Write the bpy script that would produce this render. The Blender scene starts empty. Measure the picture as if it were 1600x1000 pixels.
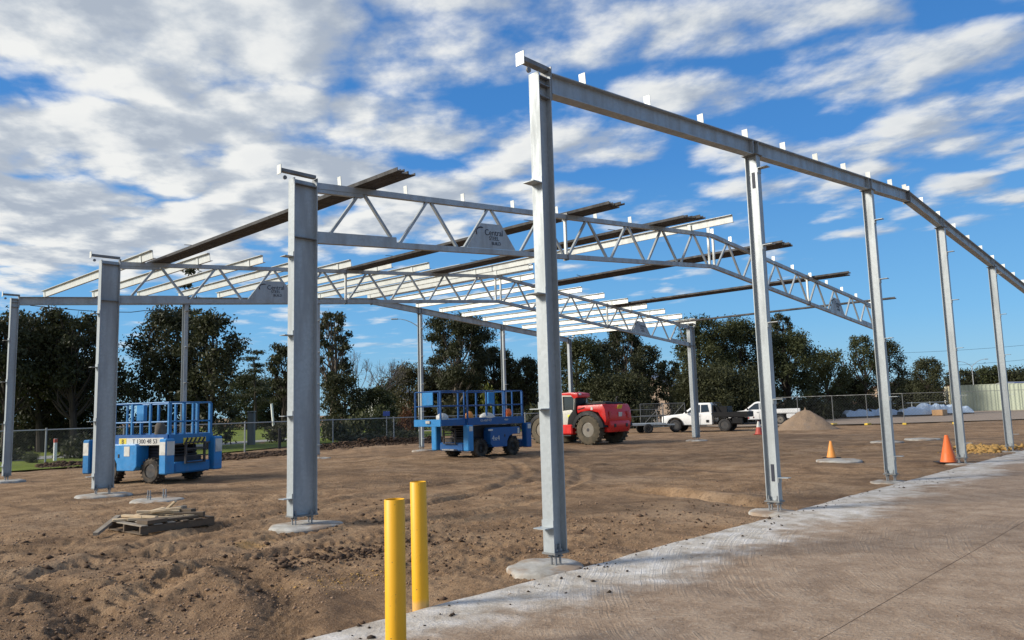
import bpy, bmesh, math, random
import numpy as np
from mathutils import Vector, Matrix
rad = math.radians
sc = bpy.context.scene
COL = sc.collection

# ------------------------------------------------------------------ camera
FPX = 1207.86
CAM = np.array([-6.2648, -5.5251, 1.70])
PITCH, ROLL, YAW = rad(6.6231), rad(-1.6092), rad(43.6067)
Fw = np.array([math.cos(PITCH)*math.cos(YAW), math.cos(PITCH)*math.sin(YAW), math.sin(PITCH)])
R0 = np.array([math.sin(YAW), -math.cos(YAW), 0.0])
U0 = np.cross(R0, Fw)
Rt = math.cos(ROLL)*R0 + math.sin(ROLL)*U0
Up = -math.sin(ROLL)*R0 + math.cos(ROLL)*U0
cd = bpy.data.cameras.new('camera'); co = bpy.data.objects.new('camera', cd); COL.objects.link(co)
cd.sensor_width = 36.0; cd.sensor_fit = 'HORIZONTAL'; cd.lens = FPX/1600*36
cd.clip_start = 0.1; cd.clip_end = 6000
M = Matrix(((Rt[0], Up[0], -Fw[0], CAM[0]), (Rt[1], Up[1], -Fw[1], CAM[1]), (Rt[2], Up[2], -Fw[2], CAM[2]), (0, 0, 0, 1)))
co.matrix_world = M
sc.camera = co

# ------------------------------------------------------------------ sun, sky, exposure
SUN_AZ = rad(146.0)       # direction towards the sun, measured from +X
SUN_EL = rad(27.0)
SUND = np.array([math.cos(SUN_EL)*math.cos(SUN_AZ), math.cos(SUN_EL)*math.sin(SUN_AZ), math.sin(SUN_EL)])
sl = bpy.data.lights.new('sun', 'SUN'); so = bpy.data.objects.new('sun', sl); COL.objects.link(so)
sl.energy = 5.0; sl.angle = rad(15.0); sl.color = (1.0, 0.93, 0.82)
so.rotation_euler = Vector(-SUND).to_track_quat('-Z', 'Y').to_euler()
sc.view_settings.view_transform = 'Standard'; sc.view_settings.look = 'None'
sc.view_settings.exposure = 0.0; sc.view_settings.gamma = 1.0
sc.view_settings.use_curve_mapping = False

class NT:
    """small helper for node trees"""
    def __init__(s, tree):
        s.t = tree; s.n = tree.nodes; s.l = tree.links; s.n.clear()
    def new(s, typ, **kw):
        n = s.n.new(typ)
        for k, v in kw.items():
            if k == 'inp':
                for i, val in v.items():
                    if hasattr(val, 'is_linked') or isinstance(val, bpy.types.NodeSocket): s.l.new(val, n.inputs[i])
                    else: n.inputs[i].default_value = val
            else: setattr(n, k, v)
        return n
    def math(s, op, a, b=0.0, c=None, clamp=False):
        d = {0: a, 1: b}
        if c is not None: d[2] = c
        n = s.new('ShaderNodeMath', operation=op, inp=d); n.use_clamp = clamp
        return n.outputs[0]
    def vmath(s, op, a, b=(0, 0, 0)):
        n = s.new('ShaderNodeVectorMath', operation=op, inp={0: a, 1: b})
        if op == 'SCALE': n.inputs[3].default_value = 0.30
        return n.outputs[0]
    def noise(s, vec, scale, detail=4.0, rough=0.55, dist=0.0):
        n = s.new('ShaderNodeTexNoise', inp={'Scale': scale, 'Detail': detail, 'Roughness': rough, 'Distortion': dist})
        if vec is not None: s.l.new(vec, n.inputs['Vector'])
        return n.outputs[0]
    def ramp(s, fac, stops, interp='LINEAR'):
        n = s.new('ShaderNodeValToRGB'); s.l.new(fac, n.inputs[0]); e = n.color_ramp.elements
        n.color_ramp.interpolation = interp
        while len(e) < len(stops): e.new(0.5)
        for i, (p, c) in enumerate(stops):
            e[i].position = p; e[i].color = c if len(c) == 4 else (*c, 1)
        return n.outputs[0]
    def mapr(s, v, a, b, c=0.0, d=1.0, smooth=True):
        n = s.new('ShaderNodeMapRange', inp={0: v, 1: a, 2: b, 3: c, 4: d})
        n.interpolation_type = 'SMOOTHSTEP' if smooth else 'LINEAR'; n.clamp = True
        return n.outputs[0]
    def mix(s, fac, a, b, mode='MIX'):
        n = s.new('ShaderNodeMix', data_type='RGBA', blend_type=mode)
        for i, v in ((0, fac), (6, a), (7, b)):
            if isinstance(v, bpy.types.NodeSocket): s.l.new(v, n.inputs[i])
            else: n.inputs[i].default_value = v if not isinstance(v, tuple) or len(v) == 4 else (*v, 1)
        return n.outputs[2]

wd = bpy.data.worlds.new('World'); sc.world = wd; wd.use_nodes = True
w = NT(wd.node_tree)
sky = w.new('ShaderNodeTexSky', sky_type='NISHITA')
sky.sun_disc = False; sky.sun_elevation = SUN_EL; sky.sun_rotation = math.pi/2 - SUN_AZ
sky.altitude = 0; sky.air_density = 1.0; sky.dust_density = 0.3; sky.ozone_density = 4.0
tc = w.new('ShaderNodeTexCoord').outputs['Generated']
sep = w.new('ShaderNodeSeparateXYZ', inp={0: tc})
zz = w.math('MAXIMUM', sep.outputs[2], 0.0)
den = w.math('ADD', zz, 0.055)
px = w.math('DIVIDE', sep.outputs[0], den); py = w.math('DIVIDE', sep.outputs[1], den)
P = w.new('ShaderNodeCombineXYZ', inp={0: px, 1: py, 2: 0.0}).outputs[0]
# cloud deck: forward axis (into the view) and the left axis, as the wind laid the bank out
cf, sf = math.cos(rad(43.6)), math.sin(rad(43.6))
fwd = w.new('ShaderNodeVectorMath', operation='DOT_PRODUCT', inp={0: P, 1: (cf, sf, 0)}).outputs['Value']
lft = w.new('ShaderNodeVectorMath', operation='DOT_PRODUCT', inp={0: P, 1: (-sf, cf, 0)}).outputs['Value']
# stretch along the wind
Ps = w.new('ShaderNodeCombineXYZ', inp={0: w.math('MULTIPLY', fwd, 0.92), 1: w.math('ADD', lft, w.math('MULTIPLY', fwd, -0.14)), 2: 0.0}).outputs[0]
Ps = w.vmath('ADD', Ps, (11.3, 5.2, 0))
def n2(vec, scale, detail, rough, dist=0.0):
    n = w.new('ShaderNodeTexNoise', noise_dimensions='2D', inp={'Vector': vec, 'Scale': scale, 'Detail': detail, 'Roughness': rough, 'Distortion': dist}); return n
def dens(vec):
    a = n2(vec, 0.55, 2.0, 0.5).outputs[0]
    b = n2(vec, 3.2, 7.0, 0.55, 0.0).outputs[0]
    wv = w.vmath('ADD', vec, w.vmath('SCALE', n2(vec, 2.0, 3.0, 0.5).outputs['Color']))
    v = w.new('ShaderNodeTexVoronoi', voronoi_dimensions='2D', feature='F1', inp={'Scale': 3.0, 'Vector': wv}).outputs['Distance']
    puff = w.math('SUBTRACT', 0.78, w.math('MULTIPLY', v, v))
    r = w.math('ADD', w.math('MULTIPLY', a, 0.30), w.math('MULTIPLY', b, 0.45))
    return w.math('ADD', r, w.math('MULTIPLY', puff, 0.25))
d0 = dens(Ps)
so2 = np.array([SUND[0], SUND[1]])/np.hypot(SUND[0], SUND[1])
ofs = (0.92*(so2[0]*cf+so2[1]*sf)*0.11, ((-so2[0]*sf+so2[1]*cf)-0.14*(so2[0]*cf+so2[1]*sf))*0.11, 0.02)
d1 = dens(w.vmath('ADD', Ps, ofs))
bias = w.math('ADD', w.mapr(lft, -5.0, 0.9, -0.192, 0.070, False), w.mapr(w.math('SUBTRACT', fwd, w.math('MULTIPLY', lft, 0.15)), 3.1, 4.3, 0.0, -0.15))
dd = w.math('ADD', d0, bias)
mask = w.mapr(dd, 0.435, 0.60)
thick = w.mapr(dd, 0.50, 0.74)
lit = w.mapr(w.math('SUBTRACT', d0, d1), -0.10, 0.11)
lit = w.math('SUBTRACT', w.math('ADD', lit, w.mapr(lft, -1.8, 1.2, -0.26, 0.12, False)), w.math('MULTIPLY', thick, 0.25), clamp=True)
ccol = w.ramp(lit, [(0.0, (4.2, 4.8, 5.7)), (0.40, (5.9, 6.4, 7.0)), (0.9, (8.8, 8.9, 8.8))])
blue = w.ramp(sep.outputs[2], [(0.0, (3.0, 6.2, 8.6)), (0.10, (1.6, 5.0, 9.0)), (0.30, (0.55, 2.9, 7.6)), (0.60, (0.28, 1.7, 5.4)), (1.0, (0.2, 1.2, 4.2))])
skyc = w.mix(0.72, sky.outputs[0], blue)
mask = w.math('MULTIPLY', mask, w.mapr(sep.outputs[2], 0.03, 0.16))
fin = w.mix(mask, skyc, ccol)
bg = w.new('ShaderNodeBackground', inp={0: fin, 1: 0.10})
out = w.new('ShaderNodeOutputWorld', inp={0: bg.outputs[0]})

# ------------------------------------------------------------------ mesh helpers
def nrm(v):
    v = np.asarray(v, float); return v/np.linalg.norm(v)
class MB:
    def __init__(s): s.v = []; s.f = []
    def add(s, vs, fs):
        o = len(s.v); s.v.extend([tuple(float(c) for c in p) for p in vs]); s.f.extend([tuple(i+o for i in f) for f in fs]); return s
    def box(s, c, d, rz=0.0, ch=0.0, ry=0.0, rx=0.0):
        """chamfered box centred at c with full sizes d"""
        hx, hy, hz = d[0]/2, d[1]/2, d[2]/2
        if ch <= 0:
            vs = [(x*hx, y*hy, z*hz) for x in (-1, 1) for y in (-1, 1) for z in (-1, 1)]
            fs = [(0, 1, 3, 2), (4, 6, 7, 5), (0, 4, 5, 1), (2, 3, 7, 6), (0, 2, 6, 4), (1, 5, 7, 3)]
        else:
            ch = min(ch, hx*.95, hy*.95, hz*.95)
            vs = []; idx = {}
            for x in (-1, 1):
                for y in (-1, 1):
                    for z in (-1, 1):
                        for a in range(3):
                            p = [x*(hx-ch), y*(hy-ch), z*(hz-ch)]; p[a] = (x*hx, y*hy, z*hz)[a]
                            idx[(x, y, z, a)] = len(vs); vs.append(tuple(p))
            fs = []
            for a in range(3):
                b, c2 = (a+1) % 3, (a+2) % 3
                for sgn in (-1, 1):
                    q = []
                    for (u, t) in ((-1, -1), (1, -1), (1, 1), (-1, 1)):
                        k = [0, 0, 0]; k[a] = sgn; k[b] = u; k[c2] = t; q.append(idx[(*k, a)])
                    fs.append(tuple(q) if sgn > 0 else tuple(q[::-1]))
            for a in range(3):      # edges parallel to a
                b, c2 = (a+1) % 3, (a+2) % 3
                for u in (-1, 1):
                    for t in (-1, 1):
                        k0 = [0, 0, 0]; k0[a] = -1; k0[b] = u; k0[c2] = t; k1 = list(k0); k1[a] = 1
                        q = (idx[(*k0, b)], idx[(*k1, b)], idx[(*k1, c2)], idx[(*k0, c2)])
                        fs.append(q if u*t < 0 else q[::-1])
            for x in (-1, 1):
                for y in (-1, 1):
                    for z in (-1, 1):
                        q = tuple(idx[(x, y, z, a)] for a in range(3)); fs.append(q if x*y*z > 0 else q[::-1])
        if rx or ry or rz:
            R = np.array(Matrix.Rotation(rz, 3, 'Z') @ Matrix.Rotation(ry, 3, 'Y') @ Matrix.Rotation(rx, 3, 'X'))
            vs = [R @ np.array(p) for p in vs]
        return s.add([(p[0]+c[0], p[1]+c[1], p[2]+c[2]) for p in vs], fs)
    def bar(s, p0, p1, wd, ht, up=(0, 0, 1)):
        """rectangular bar from p0 to p1, ht measured along up, wd across"""
        p0 = np.asarray(p0, float); p1 = np.asarray(p1, float); a = nrm(p1-p0)
        up = np.asarray(up, float); up = up-a*(up@a)
        if np.linalg.norm(up) < 1e-6: up = np.array([1., 0, 0])-a*a[0]
        up = nrm(up); r = np.cross(a, up); vs = []
        for p in (p0, p1):
            for (i, j) in ((-1, -1), (1, -1), (1, 1), (-1, 1)): vs.append(p+r*i*wd/2+up*j*ht/2)
        return s.add(vs, [(0, 1, 2, 3)[::-1], (4, 5, 6, 7), (0, 1, 5, 4), (1, 2, 6, 5), (2, 3, 7, 6), (3, 0, 4, 7)])
    def prof(s, p0, p1, poly, u, cap=True):
        """extrude a 2D polygon (u,v coords) from p0 to p1; v = axis x u"""
        p0 = np.asarray(p0, float); p1 = np.asarray(p1, float); a = nrm(p1-p0)
        u = np.asarray(u, float); u = nrm(u-a*(u@a)); v = np.cross(a, u); n = len(poly)
        vs = [p+u*x+v*y for p in (p0, p1) for (x, y) in poly]
        fs = [(i, (i+1) % n, n+(i+1) % n, n+i) for i in range(n)]
        if cap: fs += [tuple(range(n))[::-1], tuple(range(n, 2*n))]
        return s.add(vs, fs)
    def ibeam(s, p0, p1, d, b, tf, tw, u):
        h = d/2; k = b/2; t = tw/2
        return s.prof(p0, p1, [(-h, -k), (-h+tf, -k), (-h+tf, -t), (h-tf, -t), (h-tf, -k), (h, -k), (h, k), (h-tf, k), (h-tf, t), (-h+tf, t), (-h+tf, k), (-h, k)], u)
    def tube(s, pts, rs, n=8, cap=True):
        pts = [np.asarray(p, float) for p in pts]
        if not hasattr(rs, '__len__'): rs = [rs]*len(pts)
        o = None; vs = []; ref = np.array([0.31, 0.17, 0.93])
        for i, p in enumerate(pts):
            a = nrm(pts[min(i+1, len(pts)-1)]-pts[max(i-1, 0)])
            r = ref-a*(ref@a)
            if np.linalg.norm(r) < 1e-3: r = np.array([1., 0, 0])-a*a[0]
            r = nrm(r); q = np.cross(a, r)
            for k in range(n):
                t = 2*math.pi*k/n; vs.append(p+(r*math.cos(t)+q*math.sin(t))*rs[i])
        fs = [(i*n+k, i*n+(k+1) % n, (i+1)*n+(k+1) % n, (i+1)*n+k) for i in range(len(pts)-1) for k in range(n)]
        if cap: fs += [tuple(range(n))[::-1], tuple(range((len(pts)-1)*n, len(pts)*n))]
        return s.add(vs, fs)
    def lathe(s, prof, c=(0, 0, 0), axis='Z', n=24):
        vs = []
        for (r, h) in prof:
            for k in range(n):
                t = 2*math.pi*k/n; x, y = r*math.cos(t), r*math.sin(t)
                p = {'Z': (x, y, h), 'Y': (x, h, -y), 'X': (h, x, y)}[axis]
                vs.append((p[0]+c[0], p[1]+c[1], p[2]+c[2]))
        m = len(prof)
        fs = [(i*n+k, i*n+(k+1) % n, (i+1)*n+(k+1) % n, (i+1)*n+k) for i in range(m-1) for k in range(n)]
        if prof[0][0] > 1e-5: fs.append(tuple(range(n))[::-1])
        if prof[-1][0] > 1e-5: fs.append(tuple(range((m-1)*n, m*n)))
        return s.add(vs, fs)
    def mesh(s, name, bevel=0.0, seg=2, fix=True):
        me = bpy.data.meshes.new(name); me.from_pydata(s.v, [], s.f)
        bm = bmesh.new(); bm.from_mesh(me)
        if bevel > 0:
            bmesh.ops.remove_doubles(bm, verts=bm.verts, dist=1e-5)
            es = [e for e in bm.edges if len(e.link_faces) == 2 and e.calc_face_angle(0) > rad(25)]
            bmesh.ops.bevel(bm, geom=es, offset=bevel, segments=seg, affect='EDGES', profile=0.6, clamp_overlap=True)
        if fix: bmesh.ops.recalc_face_normals(bm, faces=bm.faces)
        bm.to_mesh(me); bm.free(); return me
    def build(s, name, mat, parent=None, smooth=False, bevel=0.0, seg=2, loc=None, label=None):
        me = s.mesh(name, bevel, seg)
        return link(name, me, mat, parent, smooth, loc, label)
def link(name, me, mat, parent=None, smooth=False, loc=None, label=None):
    me.materials.clear(); me.materials.append(mat)
    o = bpy.data.objects.new(name, me); COL.objects.link(o)
    if smooth:
        me.polygons.foreach_set('use_smooth', [True]*len(me.polygons))
        try:
            if smooth != 'all': me.set_sharp_from_angle(angle=rad(38))
        except Exception: pass
    if parent: o.parent = parent
    if loc is not None: o.location = loc
    if label: o['label'] = label
    return o
def tag(o, label=None, cat=None, group=None, kind=None):
    if label: o['label'] = label
    if cat: o['category'] = cat
    if group: o['group'] = group
    if kind: o['kind'] = kind
    return o
def thing(name, label, cat, loc=(0, 0, 0), rz=0.0, group=None):
    o = bpy.data.objects.new(name, None); COL.objects.link(o); o.empty_display_size = 0.1
    o.location = loc; o.rotation_euler = (0, 0, rz); return tag(o, label, cat, group)
def copy_tree(o, parent=None):
    c = o.copy(); COL.objects.link(c); c.parent = parent
    for ch in list(o.children): copy_tree(ch, c)
    return c
def text_mesh(body, size, mat, parent, mtx, name='lettering', extrude=0.002, align='CENTER'):
    cu = bpy.data.curves.new(name, 'FONT'); cu.body = body; cu.size = size; cu.align_x = align; cu.align_y = 'CENTER'; cu.extrude = extrude
    to = bpy.data.objects.new(name, cu); COL.objects.link(to)
    bpy.context.view_layer.update()
    me = bpy.data.meshes.new_from_object(to.evaluated_get(bpy.context.evaluated_depsgraph_get()))
    bpy.data.objects.remove(to); me.transform(mtx)
    return link(name, me, mat, parent)
def face_m(pos, right, up):
    r = Vector(right).normalized(); u = Vector(up).normalized(); n = r.cross(u)
    return Matrix(((r.x, u.x, n.x, pos[0]), (r.y, u.y, n.y, pos[1]), (r.z, u.z, n.z, pos[2]), (0, 0, 0, 1)))
def at(pxx, depth):
    """ground point in the direction of photo column pxx at the given depth"""
    yh = 640-0.0281*(pxx-800); d = Fw+Rt*(pxx-800)/FPX-Up*(yh-500)/FPX
    q = CAM+d*depth; return np.array([q[0], q[1], 0.0])
def hgt(pxx, y, depth): return 1.7+((640-0.0281*(pxx-800))-y)*depth/FPX

# numpy value noise --------------------------------------------------------
_rs = np.random.RandomState(7); _tab = _rs.rand(512, 512)
def vnoise(x, y):
    xi = np.floor(x).astype(int); yi = np.floor(y).astype(int); fx = x-xi; fy = y-yi
    fx = fx*fx*(3-2*fx); fy = fy*fy*(3-2*fy); g = lambda i, j: _tab[i & 511, j & 511]
    return (g(xi, yi)*(1-fx)+g(xi+1, yi)*fx)*(1-fy)+(g(xi, yi+1)*(1-fx)+g(xi+1, yi+1)*fx)*fy-0.5
def fbm(x, y, o=4, lac=2.03, gain=0.5):
    r = 0; a = 1
    for k in range(o): r = r+a*vnoise(x+17.3*k, y-9.1*k); x = x*lac; y = y*lac; a *= gain
    return r

# ------------------------------------------------------------------ materials
MATS = {}
def bsdf_mat(name, fn, rough=0.6, metal=0.0, spec=0.5, **kw):
    m = bpy.data.materials.new(name); m.use_nodes = True; t = NT(m.node_tree)
    b = t.new('ShaderNodeBsdfPrincipled'); o = t.new('ShaderNodeOutputMaterial', inp={0: b.outputs[0]})
    b.inputs['Roughness'].default_value = rough; b.inputs['Metallic'].default_value = metal; b.inputs['Specular IOR Level'].default_value = spec
    for k, v in kw.items(): b.inputs[k].default_value = v
    fn(t, b); MATS[name] = m; return m
def bump(t, b, h, strength=0.3, dist=0.02):
    n = t.new('ShaderNodeBump', inp={'Strength': strength, 'Distance': dist, 'Height': h}); t.l.new(n.outputs[0], b.inputs['Normal']); return n
def objc(t): return t.new('ShaderNodeTexCoord').outputs['Object']
def gpos(t): return t.new('ShaderNodeNewGeometry').outputs['Position']
def plain(name, col, rough=0.6, metal=0.0, var=0.12, sc_=6.0, dirt=0.0, dcol=(0.16, 0.11, 0.07), spec=0.5, **kw):
    def fn(t, b):
        p = gpos(t); n = t.noise(p, sc_, 5.0, 0.6)
        c = t.mix(n, tuple(x*(1-var) for x in col), tuple(min(1, x*(1+var)) for x in col))
        if dirt > 0:
            d = t.mapr(t.noise(p, 3.3, 6.0, 0.65), 0.62-dirt*0.5, 0.80-dirt*0.3); c = t.mix(t.math('MULTIPLY', d, min(1, dirt*1.3)), c, (*dcol, 1))
        t.l.new(c, b.inputs['Base Color'])
        r = t.mapr(n, 0.3, 0.7, max(0.05, rough-0.08), min(1, rough+0.08)); t.l.new(r, b.inputs['Roughness'])
    return bsdf_mat(name, fn, rough, metal, spec, **kw)
def galv(name, base, metal=0.25, rough=0.5):
    def fn(t, b):
        p = gpos(t)
        v = t.new('ShaderNodeTexVoronoi', inp={'Scale': 26.0}); t.l.new(p, v.inputs['Vector'])
        sp = t.new('ShaderNodeSeparateXYZ', inp={0: v.outputs['Color']}).outputs[0]
        pz = t.vmath('MULTIPLY', p, (3.0, 3.0, 0.45)); st = t.noise(pz, 1.6, 6.0, 0.62)
        c = t.mix(sp, tuple(x*0.93 for x in base), tuple(x*1.06 for x in base))
        c = t.mix(t.mapr(st, 0.42, 0.68), c, tuple(x*0.80 for x in base))
        t.l.new(c, b.inputs['Base Color']); t.l.new(t.mapr(st, 0.3, 0.7, rough-0.1, rough+0.14), b.inputs['Roughness'])
    return bsdf_mat(name, fn, rough, metal)
galv('galv', (0.375, 0.408, 0.422)); galv('galv_bright', (0.62, 0.635, 0.60), 0.15, 0.45); galv('galv_dull', (0.20, 0.205, 0.205), 0.25, 0.55); galv('purlin_dark', (0.045, 0.044, 0.044), 0.1, 0.7)
plain('bolt', (0.30, 0.31, 0.32), 0.5, 0.6)
def f_dirt(t, b):
    p = gpos(t)
    n1 = t.noise(p, 0.22, 5, 0.6, 0.4); n2 = t.noise(p, 1.3, 7, 0.65, 0.3); n3 = t.noise(p, 9.0, 6, 0.7); n4 = t.noise(p, 42.0, 4, 0.75)
    c = t.ramp(n2, [(0.28, (0.110, 0.064, 0.035)), (0.44, (0.245, 0.150, 0.081)), (0.56, (0.335, 0.214, 0.120)), (0.74, (0.45, 0.305, 0.182))])
    c = t.mix(t.mapr(n1, 0.46, 0.64, 0.0, 0.8), c, t.mix(0.62, c, (0.115, 0.070, 0.042, 1)))
    n5 = t.noise(t.vmath('ADD', p, (50, 20, 0)), 0.30, 6, 0.62, 0.5); c = t.mix(t.mapr(n5, 0.52, 0.68, 0.0, 0.6), c, (0.43, 0.30, 0.19, 1))
    ps = t.vmath('MULTIPLY', p, (1.0, 0.25, 1.0)); n6 = t.noise(ps, 1.1, 6, 0.66, 0.6); c = t.mix(t.mapr(n6, 0.54, 0.66, 0.0, 0.55), c, (0.10, 0.062, 0.040, 1))
    c = t.mix(t.mapr(n3, 0.48, 0.76, 0.0, 0.8), c, (0.075, 0.046, 0.029, 1))
    c = t.mix(t.mapr(n4, 0.56, 0.78, 0.0, 0.85), c, (0.60, 0.45, 0.31, 1))
    c = t.mix(t.mapr(n4, 0.44, 0.24, 0.0, 0.65), c, (0.048, 0.033, 0.024, 1))
    # damp soil turned up along two wheel tracks
    ln = t.new('ShaderNodeVectorMath', operation='LENGTH', inp={0: t.vmath('ADD', t.vmath('MULTIPLY', p, (1, 1, 0)), (7.0, -3.3, 0))}).outputs['Value']
    ln = t.math('ADD', ln, t.math('MULTIPLY', t.math('SUBTRACT', n2, 0.5), 0.5))
    for R_ in (5.05, 3.4):
        k = t.mapr(t.math('ABSOLUTE', t.math('SUBTRACT', ln, R_)), 0.34, 0.08, 0.0, 0.62); c = t.mix(t.math('MULTIPLY', k, t.mapr(n3, 0.3, 0.6, 0.4, 1.0)), c, (0.085, 0.055, 0.036, 1))
    n7 = t.noise(p, 120.0, 3, 0.7); c = t.mix(t.mapr(n7, 0.52, 0.72, 0.0, 0.5), c, (0.62, 0.48, 0.34, 1)); c = t.mix(t.mapr(n7, 0.46, 0.28, 0.0, 0.6), c, (0.06, 0.038, 0.025, 1))
    o = t.mapr(t.noise(t.vmath('ADD', p, (31, 7, 0)), 0.55, 5, 0.6), 0.66, 0.76, 0.0, 0.7)
    c = t.mix(o, c, (0.36, 0.215, 0.075, 1))
    t.l.new(c, b.inputs['Base Color'])
    h = t.math('ADD', t.math('MULTIPLY', n3, 1.0), t.math('MULTIPLY', n4, 0.45))
    bump(t, b, h, 0.9, 0.055)
bsdf_mat('dirt', f_dirt, 0.95, spec=0.15)
def f_slab(t, b):
    p = gpos(t); s = t.new('ShaderNodeSeparateXYZ', inp={0: p})
    n1 = t.noise(p, 0.5, 6, 0.6, 0.3); n2 = t.noise(p, 3.0, 7, 0.68); n3 = t.noise(p, 30.0, 4, 0.7)
    conc = t.ramp(n2, [(0.30, (0.33, 0.28, 0.22)), (0.48, (0.51, 0.475, 0.42)), (0.66, (0.68, 0.66, 0.63))])
    dust = t.ramp(n2, [(0.28, (0.205, 0.140, 0.092)), (0.5, (0.315, 0.228, 0.158)), (0.72, (0.41, 0.312, 0.225))])
    # tyre arcs swept across the dust: fine rings round far turning centres
    def arcs(cx, cy, sc_, seed):
        q = t.vmath('ADD', p, (-cx, -cy, 0)); ln = t.new('ShaderNodeVectorMath', operation='LENGTH', inp={0: q}).outputs['Value']
        wob = t.math('MULTIPLY', t.noise(p, 1.4, 3, 0.5), 0.10)
        ln = t.math('ADD', ln, wob); x = t.new('ShaderNodeCombineXYZ', inp={0: ln, 1: seed, 2: 0.0}).outputs[0]
        return t.noise(x, sc_, 3, 0.6)
    a1 = t.math('MULTIPLY', t.math('SUBTRACT', arcs(6.0, -9.5, 30.0, 3.0), 0.5), t.mapr(t.noise(p, 0.45, 2, 0.5), 0.40, 0.58))
    a2 = t.math('MULTIPLY', t.math('SUBTRACT', arcs(24.0, 9.5, 26.0, 9.0), 0.5), t.mapr(t.noise(t.vmath('ADD', p, (9, 3, 0)), 0.40, 2, 0.5), 0.42, 0.60))
    a3 = t.math('MULTIPLY', t.math('SUBTRACT', arcs(-14.0, -16.0, 30.0, 5.0), 0.5), t.mapr(t.noise(t.vmath('ADD', p, (2, 13, 0)), 0.5, 2, 0.5), 0.48, 0.62))
    arc = t.math('ADD', t.math('ADD', a1, a2), a3)
    gr = t.mapr(t.noise(p, 6.0, 5, 0.7), 0.35, 0.65); arc = t.math('MULTIPLY', arc, gr)
    dust = t.mix(t.mapr(arc, 0.02, 0.26, 0.0, 0.60), dust, (0.47, 0.39, 0.305, 1)); dust = t.mix(t.mapr(arc, -0.02, -0.26, 0.0, 0.60), dust, (0.155, 0.115, 0.083, 1))
    dust = t.mix(t.mapr(n3, 0.53, 0.74, 0, 0.7), dust, (0.48, 0.40, 0.315, 1)); dust = t.mix(t.mapr(n3, 0.46, 0.26, 0, 0.7), dust, (0.13, 0.095, 0.068, 1)); dust = t.mix(t.mapr(n1, 0.50, 0.68, 0.0, 0.5), dust, (0.20, 0.145, 0.105, 1))
    # the swept edge band stays pale; the traffic has spread dust over the rest
    e = t.math('ADD', s.outputs[1], t.math('MULTIPLY', t.math('SUBTRACT', n1, 0.5), 2.2)); e = t.math('ADD', e, t.math('MULTIPLY', t.math('SUBTRACT', n2, 0.5), 0.9))
    fac = t.mapr(e, -1.55, -0.55, 0.0, 0.90)
    c = t.mix(fac, dust, conc)
    sp = t.mapr(t.noise(p, 11.0, 5, 0.7), 0.64, 0.72); c = t.mix(t.math('MULTIPLY', sp, 0.8), c, (0.075, 0.055, 0.04, 1))
    t.l.new(c, b.inputs['Base Color'])
    bump(t, b, t.math('ADD', t.math('ADD', n2, t.math('MULTIPLY', n3, 0.35)), t.math('MULTIPLY', arc, 0.8)), 1.0, 0.03)
bsdf_mat('slab', f_slab, 0.92, spec=0.2)
def f_conc(t, b):
    p = gpos(t); n = t.noise(p, 5.0, 7, 0.68); n2 = t.noise(p, 1.7, 5, 0.6)
    c = t.ramp(n, [(0.3, (0.25, 0.23, 0.20)), (0.52, (0.40, 0.385, 0.35)), (0.75, (0.54, 0.53, 0.50))])
    c = t.mix(t.mapr(n2, 0.46, 0.62, 0, 0.8), c, (0.27, 0.185, 0.12, 1)); t.l.new(c, b.inputs['Base Color']); bump(t, b, n, 0.5, 0.02)
bsdf_mat('concrete', f_conc, 0.9, spec=0.25)
def f_grass(t, b):
    p = gpos(t); n = t.noise(p, 0.35, 6, 0.65); n3 = t.noise(p, 14.0, 5, 0.7)
    c = t.ramp(n, [(0.3, (0.13, 0.17, 0.025)), (0.6, (0.22, 0.27, 0.035)), (0.8, (0.29, 0.29, 0.06))]); c = t.mix(n3, c, t.mix(0.5, c, (0.05, 0.07, 0.02, 1)))
    t.l.new(c, b.inputs['Base Color']); bump(t, b, n3, 1.0, 0.08)
bsdf_mat('grass', f_grass, 0.9, spec=0.2)
plain('yard', (0.27, 0.205, 0.15), 0.95, var=0.25, sc_=0.8); plain('path', (0.27, 0.265, 0.25), 0.9, var=0.2, sc_=2.0)
def f_gravel(t, b):
    p = gpos(t); n = t.noise(p, 2.0, 7, 0.7); n3 = t.noise(p, 22, 5, 0.75)
    c = t.ramp(n3, [(0.3, (0.13, 0.085, 0.06)), (0.5, (0.30, 0.215, 0.145)), (0.72, (0.42, 0.315, 0.22))]); c = t.mix(t.mapr(n, 0.5, 0.72), c, t.mix(0.5, c, (0.20, 0.19, 0.185, 1)))
    t.l.new(c, b.inputs['Base Color']); bump(t, b, n3, 1.0, 0.06)
bsdf_mat('gravel', f_gravel, 0.95, spec=0.15)
plain('stone', (0.27, 0.180, 0.118), 0.95, var=0.8, sc_=30.0, spec=0.2)
plain('clod', (0.055, 0.040, 0.03), 0.95, var=0.4, sc_=9, spec=0.15)
plain('litter', (0.085, 0.055, 0.037), 0.95, var=0.6, sc_=5, spec=0.15)
plain('yellow_clay', (0.42, 0.255, 0.09), 0.95, var=0.4, sc_=6, spec=0.15)
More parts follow.
